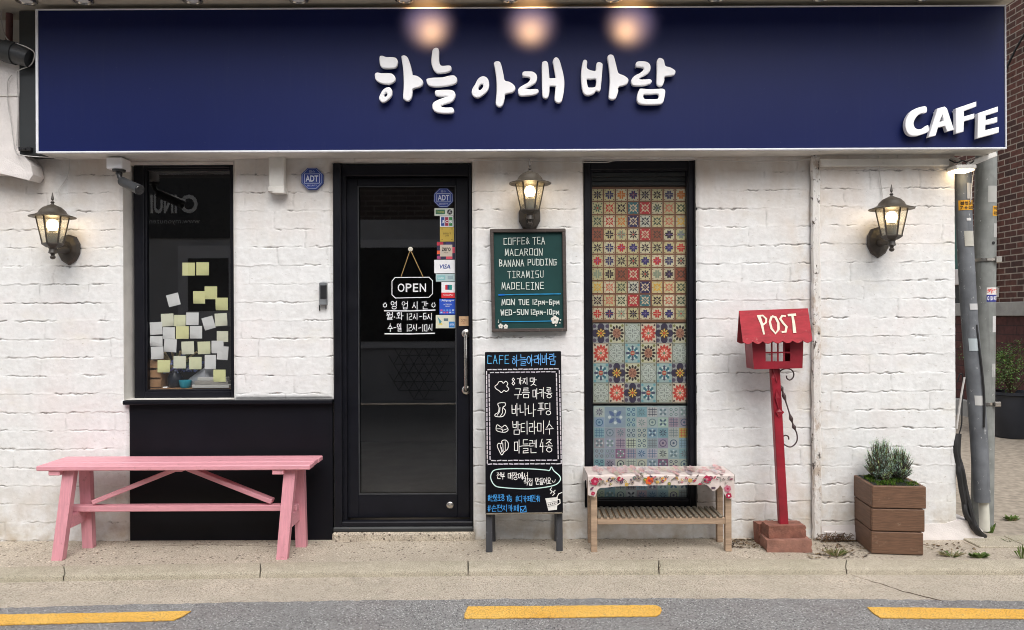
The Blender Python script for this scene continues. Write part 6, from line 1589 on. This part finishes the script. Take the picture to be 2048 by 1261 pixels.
m = MB(); m.tube([P(px, py, y) for px, py, y, r in dpts], [r for *_, r in dpts], 26, cap=False); m.tube([P(1964, 1002.5, -.015), P(1963.6, 1000, -.015)], [.041, .041], 20); m.build('duct_body', M['duct'], t, smooth=True)
m = MB(); m.tube([P(1967, 998, -.012), P(1969.5, 1061, -.008)], .027, 18); m.build('inner_pipe', M['pvc'], t, smooth=True)
dax = [P(px, py, y) for px, py, y, r in dpts]
def dcen(z):
    for a, b in zip(dax[:-1], dax[1:]):
        if b.z <= z <= a.z: return a + (b - a) * ((a.z - z) / (a.z - b.z))
    return dax[0] if z > dax[0].z else dax[-1]
def d(m, at): wrap_text(m, at, '불법금지', -.036, .036, zz(415), zz(408), INKB, 2, .02); wrap_text(m, at, '7-6-200', -.036, .036, zz(423), zz(417), INKB, 2, .02)
cyl_label('warning_sticker', 'wide yellow warning sticker with black lettering on the leaning duct', dcen, .0445, -.041, .041, zz(425), zz(405.5), YEL, d, group='stickers on the poles')
for (a_, b_, c_, d_, lb, cc) in ((-.005, .03, 403, 372, 'torn whitish paper above the yellow sticker on the leaning duct', srgb(176, 172, 168)), (-.012, .014, 446, 441, 'tiny white label below the yellow sticker on the leaning duct', srgb(208, 208, 208)), (-.026, .026, 496, 466, 'round peeled white sticker remnant on the leaning duct', srgb(180, 178, 168)), (-.02, .028, 620, 608, 'torn white scrap below the middle of the leaning duct', srgb(190, 190, 190)), (-.035, .02, 700, 676, 'ragged patch of white scraps on the lower leaning duct', srgb(176, 186, 190)), (-.03, .012, 806, 787, 'pale paper patch at the lower clamp of the leaning duct', srgb(190, 190, 188))):
    cyl_label('paper_sticker', lb, dcen, .0455, a_, b_, zz(c_), zz(d_), cc, group='stickers on the poles')
# cables
m = MB()
for k in range(10):
    o_ = [rnd.uniform(-.018, .018) for _ in range(12)]
    pts = [P(1916 + o_[0] * 220, 868, -.01 + o_[1]), P(1914 + o_[0] * 220, 900, -.02 + o_[1]), P(1921 + o_[2] * 260, 940, -.03 + o_[3]), P(1929 + o_[4] * 380, 985, -.04 + o_[5]), P(1937 + o_[6] * 380, 1025, -.05 + o_[7]), P(1950 + o_[8] * 300, 1058, -.06 + o_[9])]
    e_ = G(1966 + o_[10] * 300, 1078, .0); pts.append(e_ + Vector((0, 0, .012))); m.tube(spline3(pts, 5), rnd.uniform(.009, .016), 8)
tag(m.build('cable_bundle', M['cable'], smooth=True), 'thick bundle of black cables curving into the ground beside the duct', 'cable bundle')
wire('cable', [P(1917, 872, -.02), P(1923, 850, -.02), P(1924, 820, -.02), P(1926, 760, .02), P(1921, 748, .03), P(1914, 765, .03)], .004, M['cable'], 'thin black cable rising from the bundle and looping beside the pier')
wire('cable', [P(1913, 858, -.02), P(1921, 800, -.01), P(1929, 755, .0)], .006, M['grey_cable'], 'stiff pale cable leaning between the pier and the duct')
wire('cable', [P(1953, 650, -.04), P(1958, 690, -.05), P(1966, 760, -.055), P(1969, 810, -.06), P(1968, 855, -.06)], .006, M['cable'], 'black cable squeezed between the leaning duct and the concrete pole')
wire('cable', [P(1970, 1083, -.10), P(1982, 1090, -.12), P(1992, 1098, -.14)], .005, M['cable'], 'loose black cable end on the ground at the foot of the duct')
wire('cable', [P(1941, 405, -.03), P(1945, 360, -.03), P(1951, 322, -.03)], .0025, M['grey_cable'], 'thin pale cable hanging between the two poles under the sign')
# flood lamp under the sign end
t = thing('flood_lamp', 'lit flat floodlight under the sign end beside the poles', 'floodlight', P(1920, 345, -.08))
m = MB(); c0 = P(1922, 337, -.08); m.box(c0 + Vector((-.055, -.05, -.012)), c0 + Vector((.06, .05, .012)), bev=.005); m.tube([c0 + Vector((0, 0, .012)), c0 + Vector((0, .02, .05)), c0 + Vector((-.03, .05, .075))], .008, 8); m.build('housing', M['white_trim'], t)
m = MB(); m.box(c0 + Vector((-.047, -.044, -.022)), c0 + Vector((.050, .044, -.0125)), bev=.003); m.build('lamp_glass', M['flood'], t)
wire('cable', [P(1899, 320, -.06), P(1912, 326, -.1), P(1925, 322, -.1), P(1940, 327, -.1), P(1948, 322, -.1)], .004, M['cable'], 'tangled dark cable above the lit floodlight')

# ================================================================== neighbour on the near side: stucco block, drain pipe
t = thing('stucco_ledge', 'pale stucco wall block jutting out beside the dark sign end', 'wall block', (wx(0), 0, wz(0, 350)))
m = MB()
def wob(px, py, y): return P(px, py, y)
n = 12; prof = [(44, 118), (41, 150), (38, 200), (37, 255), (36, 296), (48, 312), (62, 330), (66, 350)]
front = [P(x, y, -.11) for x, y in prof] + [P(58, 361, -.11), P(0, 347, -.12), P(-300, 330, -.12), P(-300, 118, -.11)]
m.prism(front, .1); m.build('stucco_body', M['stucco'], t)
m = MB(); m.box(P(-300, 194, -.116), P(37, 190, -.108)); m.build('groove', M['white_trim'], t)
t = thing('drain_pipe', 'thick dark grey drain pipe with a joint collar, ending at the sign', 'drain pipe', P(30, 108, -.12))
m = MB(); pp = [P(-160, 78, -.16), P(0, 100, -.16), P(40, 110, -.16), P(62, 118, -.16)]; m.tube(pp, [.056] * 3 + [.052], 22); m.build('pipe', M['dark_grey'], t, smooth=True)
m = MB(); d_ = (pp[2] - pp[1]).normalized(); m.lathe(P(22, 105.5, -.16), [(.057, -.03), (.062, -.028), (.062, .028), (.057, .03)], 22, axis=d_); m.build('collar', M['dark_metal'], t, smooth=True)
tag((lambda m: (m.tube([P(19, 20, -.06), P(18, 88, -.06)], .018, 14), m.build('downpipe', M['red_pipe'], smooth=True))[1])(MB()), 'short dull red upright pipe above the grey drain pipe', 'downpipe')
wire('cable', [P(2, 18, -.1), P(4, 50, -.1), P(14, 78, -.13), P(30, 86, -.18), P(56, 96, -.22), P(69, 108, -.2), P(62, 130, -.16), P(40, 140, -.15), P(34, 148, -.13), P(36, 200, -.12), P(35, 240, -.12), P(33, 292, -.12)], .003, M['grey_cable'], 'pale cable winding over the drain pipe and down the stucco block')
wire('cable', [P(24, 150, -.125), P(15, 165, -.125), P(16, 210, -.125), P(22, 245, -.125), P(28, 290, -.125), P(34, 306, -.12), P(50, 312, -.16), P(110, 316, -.1), P(140, 318, -.02)], .003, M['grey_cable'], 'pale looped cable on the stucco block running under the sign edge')
m = MB(); m.box(P(36, 302, -.14), P(70, 297, -.10), bev=.003); m.box(P(44, 300, -.15), P(56, 297.5, -.12), bev=.002); tag(m.build('cable_connector', M['screen']), 'black cable connector at the lower end of the dark sign cover', 'connector')

# ================================================================== brick house across the lane
BX = 5.72
t = thing('brick_house', 'brown brick house side wall with grey ledge and dark red lower wall', 'building', (BX, 6, 0))
m = MB(); m.box((BX, .8, 1.42), (BX + .3, 11, 7.5)); m.build('upper_wall', M['brick'], t)
m = MB(); m.box((BX + .012, .8, .20), (BX + .3, 11, 1.27)); m.build('lower_wall', M['brick_low'], t)
m = MB(); m.box((BX - .05, .8, 1.265), (BX + .3, 11, 1.425), bev=.006); m.build('ledge', M['concrete'], t)
m = MB(); m.box((BX - .06, .8, -.03), (BX + .3, 11, .205), bev=.008); m.build('plinth', M['concrete'], t)
m = MB(); frame_rect(m, 5.0, 7.2, 1.86, 2.78, .07, -.01, .01); fr_ = MB()
for f_ in m.f: pass
fr_.add([(BX - .012 - p[1], p[0], p[2]) for p in m.v], m.f); wf = fr_.build('window', simple('dark_green_paint', (.02, .09, .075), .5), t)
m = MB(); m.quad((BX - .004, 5.06, 1.9), (BX - .004, 7.15, 1.9), (BX - .004, 7.15, 2.75), (BX - .004, 5.06, 2.75)); m.build('shutter', simple('green_shutter', (.03, .12, .10), .5), wf)
m = MB(); m.box((BX - .09, 4.9, 1.66), (BX + .02, 7.3, 1.855), bev=.006); m.build('window_sill', M['stucco'], t)
m = MB(); m.box((BX - .004, 4.95, 1.43), (BX + .05, 7.3, 1.655)); m.build('vent_opening', M['cable'], t)
m = MB(); m.tube([(BX - .04, 4.46, 1.50), (BX - .04, 4.46, 7.0)], .035, 12); m.box((BX - .09, 4.40, 1.48), (BX, 4.52, 1.60), bev=.01); m.build('downpipe', M['white_trim'], t, smooth=True)
wire('cable', [(BX - .05, 3.0, 4.9), (BX - .06, 3.9, 4.35), (BX - .05, 4.4, 3.9), (BX - .05, 5.2, 3.5)], .012, M['cable'], 'dark cable crossing the brown brick wall beside the sign')
# potted shrub by it
pp = Vector((5.20, 3.42, .008))
t = thing('plant_pot', 'tall dark glazed pot standing by the brown brick house', 'plant pot', pp)
m = MB(); m.lathe(pp, [(.15, 0), (.165, .02), (.205, .36), (.215, .44), (.235, .45), (.235, .475), (.20, .475), (.19, .43)], 28); m.build('pot_body', M['pot'], t, smooth=True)
m = MB(); m.lathe(pp + Vector((0, 0, .43)), [(.185, 0), (.185, .01)], 20); m.build('soil', M['bark'], t)
t = thing('potted_shrub', 'bushy small-leaved green shrub in the dark pot', 'shrub', pp + Vector((0, 0, .44)))
m = MB(); b = MB(); r = random.Random(21)
cl = [(Vector((r.gauss(0, .13), r.gauss(0, .13), .74 + r.gauss(0, .09))), r.uniform(.06, .11)) for _ in range(26)]
for cpos, cr in cl:
    b.tube([pp + Vector((0, 0, .44)), pp + Vector((cpos.x * .4, cpos.y * .4, .58)), pp + cpos], [.008, .006, .002], 5)
    tone = r.uniform(.6, 1.3)
    for k in range(95):
        v = Vector((r.gauss(0, 1), r.gauss(0, 1), r.gauss(0, 1))).normalized() * cr * r.uniform(.5, 1.15); p = pp + cpos + v
        a = Vector((r.uniform(-1, 1), r.uniform(-1, 1), r.uniform(-.4, .9))).normalized(); s_ = a.cross(Vector((r.uniform(-1, 1), r.uniform(-1, 1), r.uniform(-1, 1)))).normalized(); L = r.uniform(.014, .026)
        cc = tuple(x * tone * r.uniform(.75, 1.25) for x in r.choice([(.10, .17, .045), (.14, .22, .055), (.075, .125, .04)]))
        m.add([p, p + a * L * .5 + s_ * L * .32, p + a * L, p + a * L * .5 - s_ * L * .32], [(0, 1, 2, 3)], cc)
m.build('crown', M['leaf'], t, fix=False); b.build('stem', M['bark'], t)

# ================================================================== weeds and litter
def crack(pts, z, label):
    m = MB(); q = [G(x, y, z) for x, y in pts]; out = []
    for a, b in zip(q[:-1], q[1:]):
        n = max(2, int((b - a).length / .02))
        for j in range(n): out.append(a.lerp(b, j / n) + Vector((rnd.uniform(-.004, .004), rnd.uniform(-.004, .004), 0)))
    out.append(q[-1]); m.tube(out, [rnd.uniform(.0012, .0032) for _ in out], 4)
    o = m.build('crack', M['bark'], origin=(0, 0, 0)); o['kind'] = 'structure'
crack([(1694, 1147), (1730, 1160), (1775, 1172), (1800, 1182), (1850, 1194), (1885, 1203)], ZK - .002, '')
crack([(1318, 1124), (1320, 1132), (1317, 1139)], .001, ''); crack([(1560, 1098), (1605, 1106), (1668, 1118)], -.001, ''); crack([(262, 1094), (420, 1090), (560, 1094), (640, 1089)], -.001, '')
crack([(690, 1086), (800, 1078), (905, 1083)], -.001, ''); crack([(1700, 1082), (1760, 1092), (1850, 1090), (1905, 1108)], -.001, '')
def weed(px, py, r0, h, n, label, seed, broad=False, y=None, dry=0.2):
    r = random.Random(seed); c_ = G(px, py, 0); m = MB(); bs = MB()
    for i in range(n):
        a = r.uniform(0, 6.28); rad = r0 * math.sqrt(r.random()); p = c_ + Vector((math.cos(a) * rad * .4, math.sin(a) * rad * .25, 0)); tip = c_ + Vector((math.cos(a) * rad * 1.5, math.sin(a) * rad * .7, h * r.uniform(.35, 1)))
        w_ = (.008 if broad else .0025) * r.uniform(.7, 1.3); s_ = Vector((-math.sin(a), math.cos(a), 0)) * w_; mid = p.lerp(tip, .6) + Vector((0, 0, h * .15))
        cc = r.choice([(.10, .17, .03), (.14, .20, .045), (.07, .12, .02)]) if r.random() > dry else (.30, .26, .13)
        m.add([p - s_ * .4, p + s_ * .4, mid + s_, tip, mid - s_], [(0, 1, 2, 3, 4)], cc)
    return tag(m.build('weed', M['leaf'], fix=False), label, 'weed', 'weeds growing out of the pavement')
weed(1672, 1113, .05, .045, 70, 'yellowish weed tuft at the kerb joint between the post box and planter', 1, dry=.55)
weed(1558, 1103, .012, .07, 9, 'single thin grass shoot in front of the clay bricks', 2, dry=.1)
weed(1958, 1116, .045, .028, 60, 'bright green low weed at the kerb past the planter', 3, True, dry=.05)
weed(1905, 1114, .06, .03, 50, 'sparse yellow-green weed just past the planter', 4, dry=.6)
weed(1982, 1068, .03, .065, 16, 'broad-leaved green weed at the foot of the leaning duct', 5, True, dry=0)
weed(2022, 1043, .05, .04, 40, 'dark green weed clump among the lane pavers', 6, True, dry=.1)
weed(2020, 1085, .05, .02, 30, 'flat sparse weed in the lane paving behind the kerb', 8, dry=.3)
weed(2044, 1118, .03, .10, 16, 'tall bright green grass shoots at the frame edge by the kerb', 7, dry=.05)
m = MB(); r = random.Random(5)
for (x0, x1, y0, y1, n) in ((1462, 1530, 1060, 1096, 420), (1612, 1700, 1050, 1080, 170), (1615, 1740, 1066, 1116, 360), (1850, 1960, 1085, 1112, 90), (60, 1160, 1088, 1128, 260), (1160, 1500, 1100, 1120, 40)):
    for i in range(n):
        p = G(r.uniform(x0, x1), r.uniform(y0, y1), .003 + r.random() * .006); p.y = min(p.y, -.045 if p.x < XR else -.07); a = r.uniform(0, 6.28); L = r.uniform(.003, .010) * (1.3 if x0 > 1400 else .7); u = Vector((math.cos(a), math.sin(a), r.uniform(-.4, .4))) * L; v = Vector((-math.sin(a), math.cos(a), r.uniform(-.3, .3))) * L * r.uniform(.3, .7)
        m.add([p - u, p - v, p + u, p + v], [(0, 1, 2, 3)], r.choice([(.16, .10, .055), (.10, .065, .04), (.26, .19, .11), (.33, .28, .2), (.07, .05, .04)]))
o = m.build('leaf_litter', M['moss'], fix=False, origin=(0, 0, 0)); o['kind'] = 'stuff'
m = MB(); r = random.Random(15)
for i in range(60):
    x = r.gauss(0, .035); p = Vector((wx(1665, -.06) + x * 1.6, -.075 + r.uniform(-.02, .02), .004)); m.tube([p, p + Vector((r.uniform(-.03, .03), r.uniform(-.02, .01), r.uniform(.01, .05))), p + Vector((r.uniform(-.06, .06), r.uniform(-.03, .01), r.uniform(.0, .05)))], .0016, 4, r.choice([(.13, .08, .05), (.09, .06, .04), (.2, .13, .08)]))
o = m.build('dry_twigs', M['moss'], origin=(0, 0, 0)); o['kind'] = 'stuff'

# ================================================================== the house on the other side of the street (seen in the glass)
OY = -6.5
M['opp_frame'] = simple('pale_grey_frame', (.62, .62, .66), .6, .06, 4)
t = thing('opposite_house', 'grey rendered house with a dark brick upper floor across the street, mirrored in the glass', 'building', (0, OY, 0))
m = MB(); m.box((-9, OY - .4, 0), (7, OY, 2.72)); m.build('lower_wall', M['opp_wall'], t)
m = MB(); m.box((-9, OY - .42, 2.721), (7, OY - .02, 4.7)); m.build('upper_wall', M['opp_brick'], t)
m = MB(); m.box((-2.35, OY + .001, .82), (-.72, OY + .05, 2.42)); ow = m.build('window', M['opp_frame'], t)
m = MB(); m.box((-2.25, OY + .0505, .92), (-.84, OY + .06, 2.30)); m.build('pane', M['screen'], ow)
m = MB(); m.box((-4.95, OY + .001, 1.15), (-4.05, OY + .05, 2.35)); ow2 = m.build('window', M['opp_frame'], t)
m = MB(); m.box((-4.80, OY + .0505, 1.38), (-4.20, OY + .06, 2.16)); m.build('pane', M['screen'], ow2)
m = MB(); m.box((-5.9, OY + .001, 2.46), (-4.05, OY + .03, 3.35)); m.build('sign_board', M['screen'], t)
m = MB()
hx0, hz0, q = -1.38, .45, .13
for j in range(-3, 4):
    for i in range(-3, 4):
        c0 = Vector((hx0 + (i + .5 * (j % 2)) * q * 1.15, OY + .004, hz0 + j * q))
        if (c0.x - hx0) ** 2 + (c0.z - hz0) ** 2 > .17: continue
        for a in (0, math.pi / 3, 2 * math.pi / 3): e_ = Vector((math.cos(a) * q * 1.15, 0, math.sin(a) * q * 1.15)); m.beam(c0, c0 + e_, .012, .008, (0, 1, 0), bev=0)
m.build('lattice_screen', M['grey_plastic'], t)
m = MB(); U_ = Vector((-1, 0, 0)); N_ = Vector((0, 1, 0))
printed(m, 'O', Vector((-4.66, OY, 2.83)), Vector((-4.92, OY, 3.11)), .036, (.85, .85, .85), .03, 0, U_, None, N_)
printed(m, 'INUI', Vector((-4.97, OY, 2.83)), Vector((-5.36, OY, 3.11)), .036, (.85, .85, .85), .03, 0, U_, None, N_)
printed(m, 'www.myonuzen', Vector((-4.63, OY, 2.66)), Vector((-5.38, OY, 2.73)), .036, (.6, .6, .6), 0, 0, U_, None, N_)
m.build('sign_lettering', M['attr'], t, fix=False)
